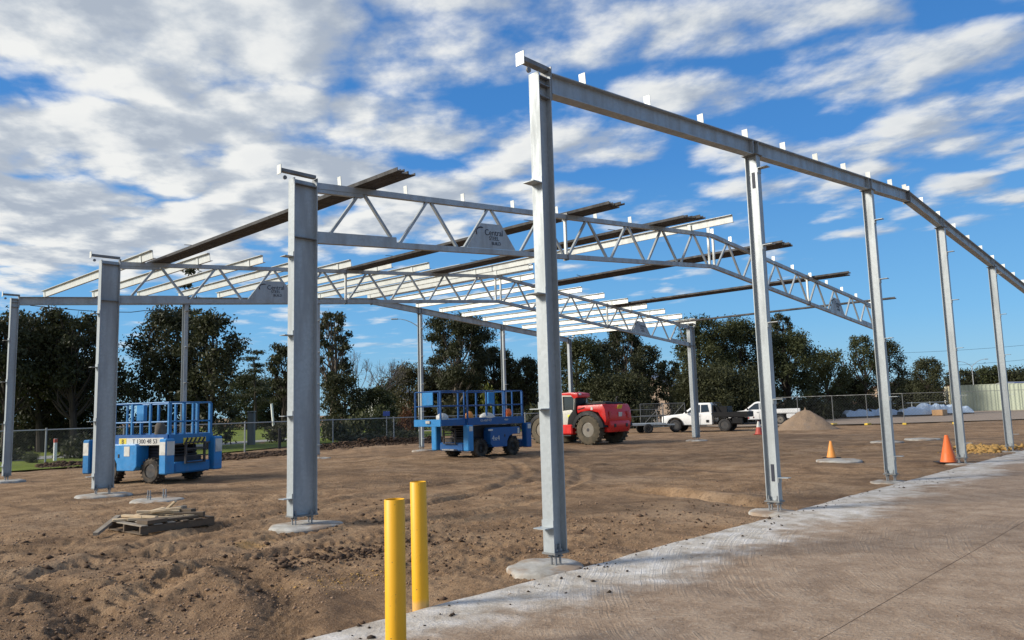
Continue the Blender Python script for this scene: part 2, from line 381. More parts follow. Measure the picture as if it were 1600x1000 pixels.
def f_bollard(t, b):
    p = objc(t); z = t.new('ShaderNodeSeparateXYZ', inp={0: p}).outputs[2]; n = t.noise(p, 6, 5, 0.6); n2 = t.noise(p, 28, 4, 0.6)
    c = t.mix(n, (0.76, 0.375, 0.004, 1), (0.84, 0.44, 0.008, 1))
    c = t.mix(t.mapr(n2, 0.68, 0.73), c, (0.10, 0.07, 0.04, 1)); sc2 = t.noise(t.vmath('MULTIPLY', p, (30, 30, 2.5)), 1.0, 5, 0.7); c = t.mix(t.mapr(sc2, 0.62, 0.72, 0.0, 0.6), c, (0.42, 0.24, 0.03, 1))
    c = t.mix(t.mapr(t.math('ADD', z, t.math('MULTIPLY', n, 0.08)), 0.16, 0.10, 0.0, 0.55), c, (0.62, 0.40, 0.20, 1))
    t.l.new(c, b.inputs['Base Color'])
bsdf_mat('bollard', f_bollard, 0.5)
plain('wood', (0.58, 0.45, 0.29), 0.85, var=0.35, sc_=8, dirt=0.3); plain('wood_dark', (0.12, 0.088, 0.06), 0.9, var=0.4, sc_=8, dirt=0.3); plain('wood_grey', (0.26, 0.225, 0.18), 0.9, var=0.35, sc_=8, dirt=0.3)
plain('lift_blue', (0.014, 0.165, 0.40), 0.42, var=0.15, dirt=0.22); plain('lift_blue_light', (0.030, 0.235, 0.54), 0.42, var=0.15, dirt=0.2); plain('lift_navy', (0.008, 0.085, 0.27), 0.42, var=0.15, dirt=0.18)
plain('white_paint', (0.78, 0.78, 0.76), 0.35, var=0.05, dirt=0.08); plain('sticker', (0.62, 0.62, 0.57), 0.5, var=0.15, dirt=0.3); plain('sticker_yellow', (0.75, 0.58, 0.06), 0.5, var=0.1)
plain('black', (0.010, 0.010, 0.011), 0.55, var=0.3, spec=0.25); plain('dark_steel', (0.045, 0.045, 0.05), 0.55, 0.3, dirt=0.3); plain('ink', (0.015, 0.02, 0.04), 0.6)
plain('rubber', (0.028, 0.026, 0.024), 0.85, var=0.3, dirt=0.45, dcol=(0.17, 0.13, 0.09), spec=0.3); plain('rubber_dusty', (0.085, 0.075, 0.055), 0.9, var=0.35, sc_=9, dirt=0.5, dcol=(0.15, 0.12, 0.085), spec=0.2); plain('rubber_clean', (0.02, 0.02, 0.021), 0.8, var=0.3, dirt=0.2)
plain('rim_grey', (0.21, 0.195, 0.165), 0.5, 0.2, dirt=0.4); plain('rim_dark', (0.06, 0.06, 0.06), 0.5, 0.3, dirt=0.3)
plain('tele_red', (0.62, 0.022, 0.018), 0.34, var=0.1, dirt=0.12); plain('tele_cream', (0.52, 0.50, 0.43), 0.5, var=0.08, dirt=0.2)
plain('hi_vis', (0.72, 0.74, 0.05), 0.5); plain('orange', (0.80, 0.16, 0.03), 0.5, var=0.1, dirt=0.12); plain('orange_faded', (0.78, 0.30, 0.06), 0.55, var=0.15, dirt=0.15); plain('red_dull', (0.45, 0.07, 0.045), 0.55, dirt=0.2)
plain('deck_grey', (0.30, 0.31, 0.32), 0.6, 0.2, dirt=0.3); plain('amber', (0.8, 0.3, 0.02), 0.3); plain('lamp_red', (0.5, 0.02, 0.02), 0.3); plain('lamp_clear', (0.75, 0.77, 0.78), 0.15)
def f_glass(t, b): pass
bsdf_mat('glass', f_glass, 0.06, **{'Base Color': (0.02, 0.027, 0.03, 1)}, spec=0.9)
plain('wrap', (0.40, 0.49, 0.60), 0.35, var=0.15, sc_=2.5); plain('carton', (0.50, 0.30, 0.15), 0.8)
plain('fence_green', (0.40, 0.44, 0.34), 0.5, var=0.06, dirt=0.1); plain('fence_cream', (0.66, 0.60, 0.40), 0.55, var=0.06); plain('timber_fence', (0.10, 0.078, 0.062), 0.9, var=0.3)
plain('house_white', (0.66, 0.64, 0.58), 0.8); plain('roof_grey', (0.27, 0.28, 0.30), 0.6, 0.2); plain('roof_tile', (0.25, 0.11, 0.07), 0.8); plain('brick_far', (0.40, 0.30, 0.22), 0.9)
plain('post_grey', (0.36, 0.37, 0.37), 0.55, 0.3); plain('bark', (0.16, 0.135, 0.11), 0.95, var=0.5, sc_=3, spec=0.2); plain('bark_dark', (0.055, 0.045, 0.037), 0.95, var=0.4, sc_=3, spec=0.2); plain('twig', (0.13, 0.115, 0.105), 0.9, var=0.3)
plain('sign_blue', (0.03, 0.07, 0.28), 0.5); plain('wire', (0.02, 0.02, 0.02), 0.6); plain('mesh_wire', (0.16, 0.165, 0.165), 0.6, 0.2); plain('foot_yellow', (0.62, 0.42, 0.05), 0.7, dirt=0.2)
def leafmat(name, a, b_, tr=0.25):
    m = bpy.data.materials.new(name); m.use_nodes = True; t = NT(m.node_tree)
    p = gpos(t); n = t.noise(p, 0.8, 4, 0.6); n2 = t.noise(p, 9.0, 3, 0.6); n3 = t.new('ShaderNodeObjectInfo').outputs['Random']
    c = t.mix(t.math('MULTIPLY', t.math('ADD', t.mapr(n, 0.35, 0.65), n3), 0.55), a, b_); c = t.mix(t.math('MULTIPLY', n2, 0.5), c, tuple(x*0.5 for x in a))
    d = t.new('ShaderNodeBsdfPrincipled', inp={'Roughness': 0.6, 'Specular IOR Level': 0.3}); t.l.new(c, d.inputs['Base Color'])
    tl = t.new('ShaderNodeBsdfTranslucent'); t.l.new(c, tl.inputs[0])
    mx = t.new('ShaderNodeMixShader', inp={0: tr, 1: d.outputs[0], 2: tl.outputs[0]}); t.new('ShaderNodeOutputMaterial', inp={0: mx.outputs[0]})
    MATS[name] = m
leafmat('leaf_dark', (0.034, 0.040, 0.018), (0.072, 0.076, 0.030)); leafmat('leaf_mid', (0.050, 0.062, 0.023), (0.100, 0.106, 0.038)); leafmat('leaf_olive', (0.075, 0.074, 0.034), (0.115, 0.105, 0.050)); leafmat('leaf_lime', (0.10, 0.13, 0.02), (0.16, 0.17, 0.03)); leafmat('leaf_rust', (0.14, 0.05, 0.03), (0.20, 0.09, 0.03))
G = MATS
# ================================================================== THE SETTING
SLAB_Y = -0.27; SLAB_Z = 0.05; JOINT_Y = -3.155
S = 26.46; YA, YB, YC, YD = 0.0, 5.19, 13.69, 21.28
def dirt_h(x, y):
    h = 0.050*fbm(x*0.33, y*0.33, 3)+0.045*fbm(x*1.5+5, y*1.5, 3)
    r = np.hypot(x-CAM[0], y-CAM[1]); near = np.clip(1.3-r/26.0, 0.12, 1.0)
    rough = np.clip(fbm(x*0.45+40, y*0.45+3, 2)*2.2+0.75, 0.25, 1.6)
    h = h+near*rough*(0.034*np.abs(fbm(x*4.1, y*4.1, 3))+0.026*fbm(x*11.0, y*11.0, 3)+0.026*fbm(x*31.0, y*31.0, 2))
    # wheel ruts that swing through the left foreground
    for (cx, cy, R, w_) in ((-7.0, 3.3, 5.05, 0.20), (-7.0, 3.3, 3.4, 0.20), (-2.0, 22.0, 17.2, 0.15), (-2.0, 22.0, 18.7, 0.15), (10, -14.0, 21.2, 0.18), (10, -14.0, 23.0, 0.18)):
        d = np.hypot(x-cx, y-cy)-R+0.16*fbm(x*0.5, y*0.5, 2)
        h = h-0.060*np.exp(-(d/w_)**2)*(0.55+fbm(x*0.8+3, y*0.8, 2))+0.028*np.exp(-((np.abs(d)-w_*1.7)/(w_*0.7))**2)
        ang = np.arctan2(y-cy, x-cx)*R
        h = h+0.022*near*np.exp(-(d/w_)**2)*np.clip(3*np.sin(ang*36.0+4*d/w_), -1, 1)
    # churned dip in the left foreground and a trench by the second gable column
    h = h-0.10*np.exp(-(((x+3.9)/0.9)**2+((y-1.9)/1.4)**2))
    d = (x-6.30-0.20*(y-0.9))+0.16*fbm(y*1.4, 3+0*x, 3)
    wv = np.clip((y-0.6)/0.3, 0, 1)*np.clip((3.9-y)/0.5, 0, 1)
    h = h+wv*(-0.16*np.exp(-(d/0.17)**2)+0.07*np.exp(-((d-0.42)/0.20)**2))
    # soil banked unevenly against the slab edge, and the formation under the slab
    e = SLAB_Y+0.10*fbm(x*1.7, 7+0*y, 3)
    h = h+np.where(y < 1.2, 0.035*np.exp(-((y-SLAB_Y)/0.20)**2)*(fbm(x*2.6+9, 0*y, 3)+0.35), 0)
    k = np.clip((e-0.02-y)/0.16, 0, 1); h = h*(1-k)-0.16*k
    return h
# one sheet, fine near the viewer and coarse to the horizon
a_f = np.linspace(-rad(52), rad(52), 560); a_b = np.linspace(rad(52), 2*math.pi-rad(52), 70)[1:-1]
ang = np.concatenate([a_f, a_b])+YAW
rr = np.concatenate([[0.4], np.geomspace(1.6, 34, 430), np.geomspace(36, 2500, 46)])
A_, R_ = np.meshgrid(ang, rr); X_ = CAM[0]+R_*np.cos(A_); Y_ = CAM[1]+R_*np.sin(A_)
Z_ = dirt_h(X_, Y_)
nA = len(ang); nR = len(rr)
vs = np.stack([X_.ravel(), Y_.ravel(), Z_.ravel()], 1)
vs = np.vstack([vs, [[CAM[0], CAM[1], -0.16]]])
ii = np.arange(nR-1)[:, None]*nA; jj = np.arange(nA)[None, :]; jn = (jj+1) % nA
quads = np.stack([ii+jj, ii+jn, ii+nA+jn, ii+nA+jj], -1).reshape(-1, 4)
def np_mesh(name, verts, faces):
    me = bpy.data.meshes.new(name); k = faces.shape[1]
    me.vertices.add(len(verts)); me.vertices.foreach_set('co', np.ascontiguousarray(verts, np.float32).ravel())
    me.loops.add(faces.size); me.loops.foreach_set('vertex_index', np.ascontiguousarray(faces, np.int32).ravel())
    me.polygons.add(len(faces)); me.polygons.foreach_set('loop_start', np.arange(0, faces.size, k, dtype=np.int32))
    me.polygons.foreach_set('loop_total', np.full(len(faces), k, np.int32)); me.update(); me.validate(); return me
tag(link('ground', np_mesh('ground', vs, quads[:, ::-1]), G['dirt'], smooth='all'), kind='structure')

# concrete apron in two pours with an open joint between them
def slab_sheet(name, y0, y1, edge):
    xs = np.concatenate([np.linspace(-14, 14, 240), np.geomspace(14.2, 90, 60)]); ys = np.linspace(y0, y1, 34)
    Xs, Ys = np.meshgrid(xs, ys); Zs = SLAB_Z+0.010*fbm(Xs*0.5, Ys*0.5, 3)
    if edge:
        Yd = Ys.copy(); Yd[-1] += 0.035*fbm(Xs[-1]*3.3, 0*Xs[-1], 4); Ys = Yd
    n = len(xs); m = len(ys); V = np.stack([Xs.ravel(), Ys.ravel(), Zs.ravel()], 1)
    low = V[(m-1)*n:].copy(); low[:, 2] = -0.2; low0 = V[:n].copy(); low0[:, 2] = -0.2
    i = np.arange(m-1)[:, None]*n; j = np.arange(n-1)[None, :]
    q = np.stack([i+j, i+j+1, i+n+j+1, i+n+j], -1).reshape(-1, 4); j = np.arange(n-1)
    q2 = np.stack([(m-1)*n+j, (m-1)*n+j+1, m*n+j+1, m*n+j], -1); q3 = np.stack([j+1, j, m*n+n+j, m*n+n+j+1], -1)
    o = link(name, np_mesh(name, np.vstack([V, low, low0]), np.vstack([q, q2, q3])), G['slab']); o.data.polygons.foreach_set('use_smooth', np.zeros(len(o.data.polygons), bool)); o.data.update(); return tag(o, kind='structure')
slab_sheet('pavement', JOINT_Y+0.004, SLAB_Y, True)
slab_sheet('pavement', -16.0, JOINT_Y-0.004, False)
m = MB(); xs = np.linspace(-14, 90, 420); V = []
for yy, dz in ((JOINT_Y-0.0035, -0.003), (JOINT_Y, -0.006), (JOINT_Y+0.0035, -0.003)): V += [(x, yy, SLAB_Z+0.010*float(fbm(np.array(x*0.5), np.array(yy*0.5), 3))+dz) for x in xs]
m.add(V, [(k*420+i, k*420+i+1, (k+1)*420+i+1, (k+1)*420+i) for k in range(2) for i in range(419)]); tag(m.build('joint_soil', G['stone']), kind='structure')

# verge, path and lawn beyond the rear fence
def sheet(name, pts, z, mat):
    m = MB(); m.add([(p[0], p[1], z) for p in pts], [tuple(range(len(pts)))]); return tag(m.build(name, G[mat]), kind='structure')
sheet('grass_verge', [(-30, 24.5), (3, 26.6), (19, 34.6), (40, 36.5), (60, 90), (40, 400), (-200, 300), (-120, 60)], 0.045, 'grass')
sheet('path', [(-40, 31.5), (4, 34.6), (22, 43.5), (50, 50), (50, 52.2), (21, 46.2), (3, 37.2), (-40, 34.5)], 0.055, 'path')
sheet('yard', [(44.2, 22), (49.5, 12.6), (54.8, 8.0), (75, -4), (200, 20), (120, 75), (56, 44)], 0.075, 'yard')

# ================================================================== STEEL FRAMES
Z0 = 0.20; EA, EB = 5.50, 5.42; SL = 0.0822     # underside of columns; top-of-steel line at the eave; roof slope
def roof(x, e): return e+SL*min(x, S-x)
def top_bracket(col, x, dirx, e, w_, deep):
    """eave bracket: a flat arm over the column head with an upstanding end plate"""
    m = MB(); zt = e-0.03
    m.box((x+dirx*(0.5*deep-0.105), 0, zt+0.095), (deep+0.21, 0.09, 0.05)); o = m.build('eave_arm', G['galv_dull'], col)
    m = MB(); m.box((x-dirx*0.216, 0, zt+0.10), (0.010, 0.12, 0.15)); m.build('eave_cleat', G['galv_bright'], col)
    m = MB(); m.lathe([(0.033, -0.01), (0.033, 0.01)], (x-dirx*0.15, -0.06, zt-0.03), 'Y', 12); m.build('end_cap', G['galv_dull'], col)
def girts(col, zs, face):
    for z in zs:
        m = MB()
        if face[0] == 'x': m.prof((face[1], -0.08, z), (face[1], 0.08, z), [(0.001*face[2], -0.075), (0.011*face[2], -0.075), (0.011*face[2], -0.005), (0.146*face[2], -0.005), (0.146*face[2], 0.005), (0.001*face[2], 0.005)], (1, 0, 0))
        else: m.prof((face[3]-0.06, face[1], z), (face[3]+0.06, face[1], z), [(-0.001, -0.075), (-0.011, -0.075), (-0.011, -0.005), (-0.166, -0.005), (-0.166, 0.005), (-0.001, 0.005)], (0, 1, 0))
        m.build('girt_cleat', G['galv'], col)
def base(col, x, y, lx, ly, bx, by):
    m = MB(); m.box((x, y, Z0-0.010), (lx, ly, 0.020)); m.build('base_plate', G['galv_dull'], col)
    for sx in (-1, 1):
        for sy in (-1, 1):
            m = MB(); p = (x+sx*bx, y+sy*by)
            m.lathe([(0.013, 0.0), (0.013, Z0+0.075)], (p[0], p[1], 0), 'Z', 8)
            for z in (Z0-0.046, Z0+0.001): m.lathe([(0.026, z), (0.026, z+0.024)], (p[0], p[1], 0), 'Z', 6)
            m.lathe([(0.036, Z0-0.054), (0.036, Z0-0.048)], (p[0], p[1], 0), 'Z', 12)
            m.build('anchor_bolt', G['bolt'], col)
def portal_column(fr, right, e, d, b):
    """eave column with its web in the frame plane"""
    s_ = -1 if right else 1; x0 = S if right else 0.0
    m = MB(); m.ibeam((x0+s_*d/2, 0, Z0), (x0+s_*d/2, 0, e-0.03), d, b, 0.013, 0.010, (1, 0, 0)); col = m.build('column', G['galv'], fr)
    m = MB()
    for z in ((e-0.115, e-0.98) if d > 0.3 else (e-0.07, e-0.16, e-0.30)):
        for yy in (-1, 1): m = MB(); m.box((x0+s_*d/2, yy*(b/4+0.002), z), (d-0.032, b/2-0.016, 0.012)); m.build('stiffener', G['galv_dull'], col)
    top_bracket(col, x0, s_, e, b, d)
    girts(col, (0.46, 1.70, 2.94, 4.18), ('x', x0, -s_))
    base(col, x0+s_*d/2, 0, d+0.02, b+0.03, d/2-0.07, b/2-0.045)
    return col
def mullion(fr, x, e, side, d=0.20, b=0.13):
    """end-wall column turned so its web faces the eaves"""
    zt = roof(x, e)-0.262
    m = MB(); m.ibeam((x, 0, Z0), (x, 0, zt), d, b, 0.011, 0.009, (0, 1, 0)); col = m.build('column', G['galv'], fr)
    m = MB(); m.box((x, 0, zt+0.006), (b+0.10, d+0.06, 0.010)); m.build('cap_plate', G['galv_dull'], col)
    girts(col, [z for z in (0.55, 1.75, 2.95, 4.19, 5.45) if z < zt-0.1], ('y', side*d/2 if side < 0 else -d/2, 0, x))
    base(col, x, 0, b+0.06, d+0.04, b/2-0.02, d/2-0.03)
    return col
MULX = [S*k/5 for k in (1, 2, 3, 4)]
CLX = [0.9+1.4*k for k in range(9)]+[13.13]; CLX = CLX+[S-x for x in CLX[::-1]]
def add_cleats(parent, e, name='purlin_cleat'):
    t = math.atan(SL)
    for x in CLX:
        m = MB(); sg = 1 if x < S/2 else -1
        c = np.array([x, 0, roof(x, e)]); n = nrm((-SL*sg, 0, 1)); a = nrm((1, 0, SL*sg))
        m.bar(c+n*0.001, c+n*0.16, 0.095, 0.010, a); m.build(name, G['galv_bright'], parent)
def gable_frame(Y, name, label):
    fr = thing(name, label, 'steel frame', (0, Y, 0))
    portal_column(fr, False, EA, 0.21, 0.15); portal_column(fr, True, EA, 0.21, 0.15)
    for x in MULX:
        c = mullion(fr, x, EA, -1)
        if Y == 0 and x == MULX[0]:
            for zz in (0.62, roof(x, EA)-0.66):
                m = MB(); m.box((x-0.009, -0.004, zz), (0.006, 0.050, 0.26)); m.build('stencilled_mark', G['ink'], c)
    d, b = 0.25, 0.15
    for s_ in (0, 1):
        m = MB(); xa, xb = (0.225, S/2-0.012) if s_ == 0 else (S/2+0.012, S-0.225)
        n = nrm((-SL, 0, 1)) if s_ == 0 else nrm((SL, 0, 1))
        pa = np.array([xa, 0, roof(xa, EA)])-n*d/2; pb = np.array([xb, 0, roof(xb, EA)])-n*d/2
        m.ibeam(pa, pb, d, b, 0.011, 0.008, n); rf = m.build('rafter', G['galv'], fr)
        m = MB()
        for x in (MULX[:2] if s_ == 0 else MULX[2:]):
            for dx in (-0.08, 0.10):
                for yy in (-1, 1): m = MB(); m.box((x+dx, yy*(b/4+0.003), roof(x+dx, EA)-d/2), (0.014, b/2-0.008, d-0.028)); m.build('stiffener', G['galv'], rf)
        cl = [x for x in CLX if (x < S/2) == (s_ == 0)]; t = None
        for x in cl:
            m = MB(); sg = 1 if s_ == 0 else -1; c = np.array([x, 0, roof(x, EA)]); n2 = nrm((-SL*sg, 0, 1)); a = nrm((1, 0, SL*sg))
            m.bar(c+n2*0.001, c+n2*0.16, 0.095, 0.010, a); m.build('purlin_cleat', G['galv_bright'], rf)
    m = MB(); m.box((S/2, 0, roof(S/2, EA)-0.135), (0.023, 0.17, 0.31)); m.build('apex_plate', G['galv_dull'], fr)
    m = MB()
    for x in (0.217, S-0.217): m = MB(); m.box((x, 0, EA-0.115), (0.013, 0.16, 0.40)); m.build('end_plate', G['galv_dull'], fr)
    return fr
def truss_frame(Y, name, label):
    fr = thing(name, label, 'steel frame', (0, Y, 0)); d, b = 0.42, 0.18
    portal_column(fr, False, EB+0.06, d, b); portal_column(fr, True, EB+0.06, d, b)
    hc = 0.10; DP = 1.00; wc = 0.10       # chord height, overall depth, chord width
    for s_ in (0, 1):
        tr = bpy.data.objects.new('truss', None); COL.objects.link(tr); tr.parent = fr
        X = (lambda x: x) if s_ == 0 else (lambda x: S-x); sg = 1 if s_ == 0 else -1; n = nrm((-SL*sg, 0, 1))
        tp = lambda x, o=0.0: np.array([X(x), 0, EB+SL*x+o]); xe = S/2-0.006
        x0 = d+0.014
        m = MB(); m.bar(tp(x0, -hc/2), tp(xe, -hc/2), wc, hc, n); tc_ = m.build('top_chord', G['galv'], tr)
        m = MB(); m.bar(tp(x0, -DP+hc/2), tp(xe, -DP+hc/2), wc, hc, n); m.build('bottom_chord', G['galv'], tr)
        m = MB(); m.bar(tp(x0+0.004, -DP+hc+0.046), tp(2.05, -DP+hc+0.046), wc*0.8, 0.09, n); m.build('chord_stiffener', G['galv'], tr)
        m = MB(); m.bar(tp(x0+0.004, -hc-0.032), tp(1.35, -hc-0.032), wc*0.8, 0.06, n); m.build('chord_stiffener', G['galv'], tr)
        nb = [0.62, 2.05, 3.61, 5.20, 6.78, 8.36, 9.92, 11.48, 13.05]
        for i in range(8):
            xb0, xb1 = nb[i]+0.10, nb[i+1]-0.10; xm = (nb[i]+nb[i+1])/2; zb = -DP+hc+0.003; zt = -hc-0.003
            if i == 0: zb0 = zb+0.09
            else: zb0 = zb
            for (xa, za, xb, zb_) in ((xb0, zb0, xm-0.06, zt), (xm+0.06, zt, xb1, zb if i else zb+0.09)):
                m = MB(); m.bar(tp(xa, za), tp(xb, zb_), 0.050, 0.050, (0, 1, 0)); m.build('web_member', G['galv'], tr)
        for xv in (6.78, 13.10):
            m = MB(); m.bar(tp(xv, -DP+hc+0.003), tp(xv, -hc-0.003), 0.055, 0.055, (0, 1, 0)); m.build('web_member', G['galv_bright'], tr)
        m = MB()
        for z in (-hc/2, -DP+hc/2): m = MB(); m.box((X(6.78), 0, EB+SL*6.78+z), (0.022, wc+0.05, hc+0.07)); m.build('splice_plate', G['galv_dull'], tr)
        # maker's plate in the third bay
        xm = (nb[2]+nb[3])/2; x1, x2 = nb[2]+0.12, nb[3]-0.12; tb = -DP+hc+0.004; tt = tb+0.50
        def lerp(a, c, k): return a+(c-a)*k
        k = (tt-tb)/(1-2*hc); xl, xr = lerp(x1, xm-0.05, k), lerp(x2, xm+0.05, k)
        q = [tp(x1, tb), tp(x2, tb), tp(xr, tt), tp(xl, tt)]
        if s_: q = [q[1], q[0], q[3], q[2]]
        m = MB(); m.add([p+np.array([0, yy, 0]) for yy in (-0.046, -0.052) for p in q], [(0, 1, 2, 3), (7, 6, 5, 4), (0, 4, 5, 1), (1, 5, 6, 2), (2, 6, 7, 3), (3, 7, 4, 0)])
        pl = m.build('sign_plate', G['galv'], tr)
        r = (1, 0, SL*sg); u = n; cz = lambda dx, dz: tuple(tp(xm, tb+0.25)+np.array([1, 0, SL*sg])*dx+np.array([0, -0.055, dz]))
        text_mesh('Central', 0.17, G['ink'], pl, face_m(cz(0.07, 0.07), r, u)); text_mesh('STEEL', 0.11, G['ink'], pl, face_m(cz(0.07, -0.045), r, u)); text_mesh('BUILD', 0.095, G['ink'], pl, face_m(cz(0.13, -0.145), r, u))
        m = MB(); pts = [np.array(cz(-0.29+0.13*math.cos(t), 0.07+0.10*math.sin(t))) for t in np.linspace(rad(60), rad(215), 9)]; m.tube(pts, [0.004]+[0.014]*7+[0.004], 6); m.build('emblem', G['ink'], pl)
        m = MB()
        for z in (-hc/2, -DP+hc/2): m = MB(); m.box((X(d+0.007), 0, EB+SL*d+z), (0.013, 0.15, hc+0.12)); m.build('end_plate', G['galv_dull'], tr)
        cl = [x for x in CLX if (x < S/2) == (s_ == 0)]
        for x in cl:
            m = MB(); c = np.array([x, 0, roof(x, EB)]); a = nrm((1, 0, SL*sg)); m.bar(c+n*0.001, c+n*0.16, 0.095, 0.010, a); m.build('purlin_cleat', G['galv_bright'], tr)
    return fr
fA = gable_frame(YA, 'gable_frame', 'tallest nearest galvanised gable end frame, with rolled-beam rafter, standing along the concrete apron')
fB = truss_frame(YB, 'truss_frame', 'nearer galvanised truss frame, second frame from the concrete apron, loose purlins laid across it')
fC = truss_frame(YC, 'truss_frame', 'farther galvanised truss frame, third from the concrete apron, just in front of the rear gable')
fD = gable_frame(YD, 'gable_frame', 'rear galvanised gable end frame nearest the trees, carrying the fixed purlins')

# purlins already fixed between the farther truss and the rear gable
def zsec(m, p0, p1, h, fl, u, flip=1):
    t = 0.012; k = fl
    m.prof(p0, p1, [(0, -t/2), (h-t, -t/2), (h-t, -flip*k if flip > 0 else -t/2), (h, -flip*k if flip > 0 else -t/2), (h, t/2 if flip > 0 else k), (t, t/2) if flip > 0 else (h-t, k), (t, k) if flip > 0 else (h-t, t/2), (0, k) if flip > 0 else (0, t/2)], u)
ORD = ['first', 'second', 'third', 'fourth', 'fifth', 'sixth', 'seventh', 'eighth', 'ninth', 'tenth']
rnd = random.Random(4)
for i, x in enumerate(CLX):
    left = x < S/2; sg = 1 if left else -1; k = i if left else len(CLX)-1-i
    n = nrm((-SL*sg, 0, 1)); y0 = YC-0.78-rnd.uniform(-0.12, 0.10); y1 = YD+0.16
    if i in (9, 10): y0 = YC-1.6
    o = thing('roof_purlin', ('%s fixed bright roof purlin up from the %s eave, between the two rear frames' % (ORD[k], 'left' if left else 'right')) if k < 9 else ('fixed bright roof purlin beside the ridge on its %s side, between the two rear frames' % ('left' if left else 'right')), 'purlin', (x, (y0+y1)/2, 0), 0, 'purlins fixed between the rear frames')
    zc, zd = roof(x, EB)+0.006, roof(x, EA)+0.006
    def P3(y): return np.array([0.018, y-(y0+y1)/2, zc+(zd-zc)*(y-YC)/(YD-YC)])
    m = MB(); zsec(m, P3(y0), P3(y1), 0.20, 0.070, n); m.build('section', G['galv_bright'], o)
    m = MB()
    for y in (YC, YD):
        for dz in (0.06, 0.14): m = MB(); m.lathe([(0.014, -0.022), (0.014, 0.022)], tuple(P3(y)+n*dz), 'X', 6); m.build('bolt', G['bolt'], o)
# eave strut-like lone purlins at the right eave
# loose purlins lying over the two trusses, waiting to be spread
def bundle(x, n_, w_, label, bright=False, y0=4.05, y1=14.05, single=False, dx=0.0):
    o = thing('loose_purlin' if single else 'purlin_bundle', label, 'purlin' if single else 'purlin bundle', (x, (y0+y1)/2, 0), 0, 'loose purlins laid across the trusses')
    sg = 1 if x < S/2 else -1; a = nrm((1, 0, SL*sg)); n = nrm((-SL*sg, 0, 1)); r2 = random.Random(int(x*10)); yc = (y0+y1)/2
    for j in range(n_):
        off = (j-(n_-1)/2)*w_; z = roof(x+off, EB)+0.004; st = r2.uniform(-0.16, 0.10); dz = 0
        def pt(y): return np.array([off+dx*(y-yc)/(y1-y0), y-yc, z+0.0])
        m = MB()
        if bright: zsec(m, pt(y0+st), pt(y1+st), 0.20, 0.07, n)
        else:
            h = 0.060+0.015*(j % 2); t = 0.010; k = 0.074     # laid on their webs, nested, flanges up
            m.prof(pt(y0+st), pt(y1+st), [(0, -k), (h, -k), (h, -k+t), (t, -k+t), (t, k-t), (h*0.75, k-t), (h*0.75, k), (0, k)], n)
        m.build('purlin', G['galv_bright' if bright else 'purlin_dark'], o)
    if not single:
        m = MB()
        for y in (YB+1.2, YC-2.0):
            m = MB(); m.box((0, y-yc, roof(x, EB)+0.116), (n_*w_+0.10, 0.04, 0.006), ry=-math.atan(SL)*sg); m.build('strap', G['dark_steel'], o)
    return o
bundle(1.38, 3, 0.155, 'loose dark bundle of purlins nearest the left eave, jutting past the nearer truss')
bundle(7.10, 4, 0.155, 'loose dark bundle of purlins midway up the left slope, ends fanned past nearer truss')
bundle(10.45, 5, 0.155, 'loose dark bundle of purlins just left of the ridge, fanned ends past the nearer truss')
bundle(12.14, 1, 0.2, 'single loose bright purlin beside the ridge, jutting past the nearer truss', True, single=True)
bundle(15.6, 4, 0.155, 'loose dark bundle of purlins nearest the ridge on the right slope')
bundle(20.3, 3, 0.155, 'loose dark bundle of purlins in the middle of the right slope')
bundle(25.2, 1, 0.2, 'single loose purlin along the right eave over both trusses', False, single=True)
# slack lead looped along the rear rafter, near its left corner
m = MB(); pts = [(0.5+0.42*k, YD-0.10, 5.27+0.012*k-0.10*math.sin(math.pi*k/10)+(0.05 if k > 7 else 0)) for k in range(11)]; m.tube(pts, 0.012, 6)
tag(m.build('cable', G['wire']), 'slack black cable looped along the rear gable rafter by its left corner', 'cable')

# ================================================================== FOOTINGS
def pier(x, y, r, label, seed, z=0.055, bolts=False, mat='concrete', yo=0.0):
    rs = random.Random(seed); o = thing('concrete_footing', label, 'footing', (x, y, 0), 0, 'round concrete footings')
    n = 40; prof_ = []; m = MB(); ph = [rs.uniform(0, 6.28) for _ in range(4)]
    ring = lambda rr_, zz: [((rr_*(1+0.05*math.sin(2*t+ph[0])+0.035*math.sin(3*t+ph[1])+0.02*math.sin(7*t+ph[2])))*math.cos(t), (rr_*(1+0.05*math.sin(2*t+ph[0])+0.035*math.sin(3*t+ph[1])+0.02*math.sin(7*t+ph[2])))*math.sin(t), zz+0.006*math.sin(5*t+ph[3])) for t in [2*math.pi*k/n for k in range(n)]]
    rings = [ring(r*1.03, -0.20), ring(r*1.02, z-0.03), ring(r*0.985, z-0.010), ring(r*0.90, z), ring(r*0.5, z+0.006)]
    vs_ = [p for q in rings for p in q]+[(0, 0, z+0.006)]
    fs = [(i*n+k, i*n+(k+1) % n, (i+1)*n+(k+1) % n, (i+1)*n+k) for i in range(4) for k in range(n)]+[(4*n+k, 4*n+(k+1) % n, 5*n) for k in range(n)]
    m.add(vs_, fs); m.build('pad', G[mat], o, smooth=True)
    if bolts:
        for (dx, dy) in ((-0.16, -0.06), (0.16, -0.06), (-0.16, 0.06), (0.16, 0.06)):
            m = MB(); m.lathe([(0.014, 0), (0.014, 0.25)], (dx, dy, 0), 'Z', 8); m.lathe([(0.035, 0.12), (0.035, 0.126)], (dx, dy, 0), 'Z', 10); m.lathe([(0.027, 0.10), (0.027, 0.12)], (dx, dy, 0), 'Z', 6); m.build('anchor_bolt', G['bolt'], o)
    return o
pier(0.05, 0.10, 0.42, 'concrete footing under the left corner column of the nearest gable frame', 1)
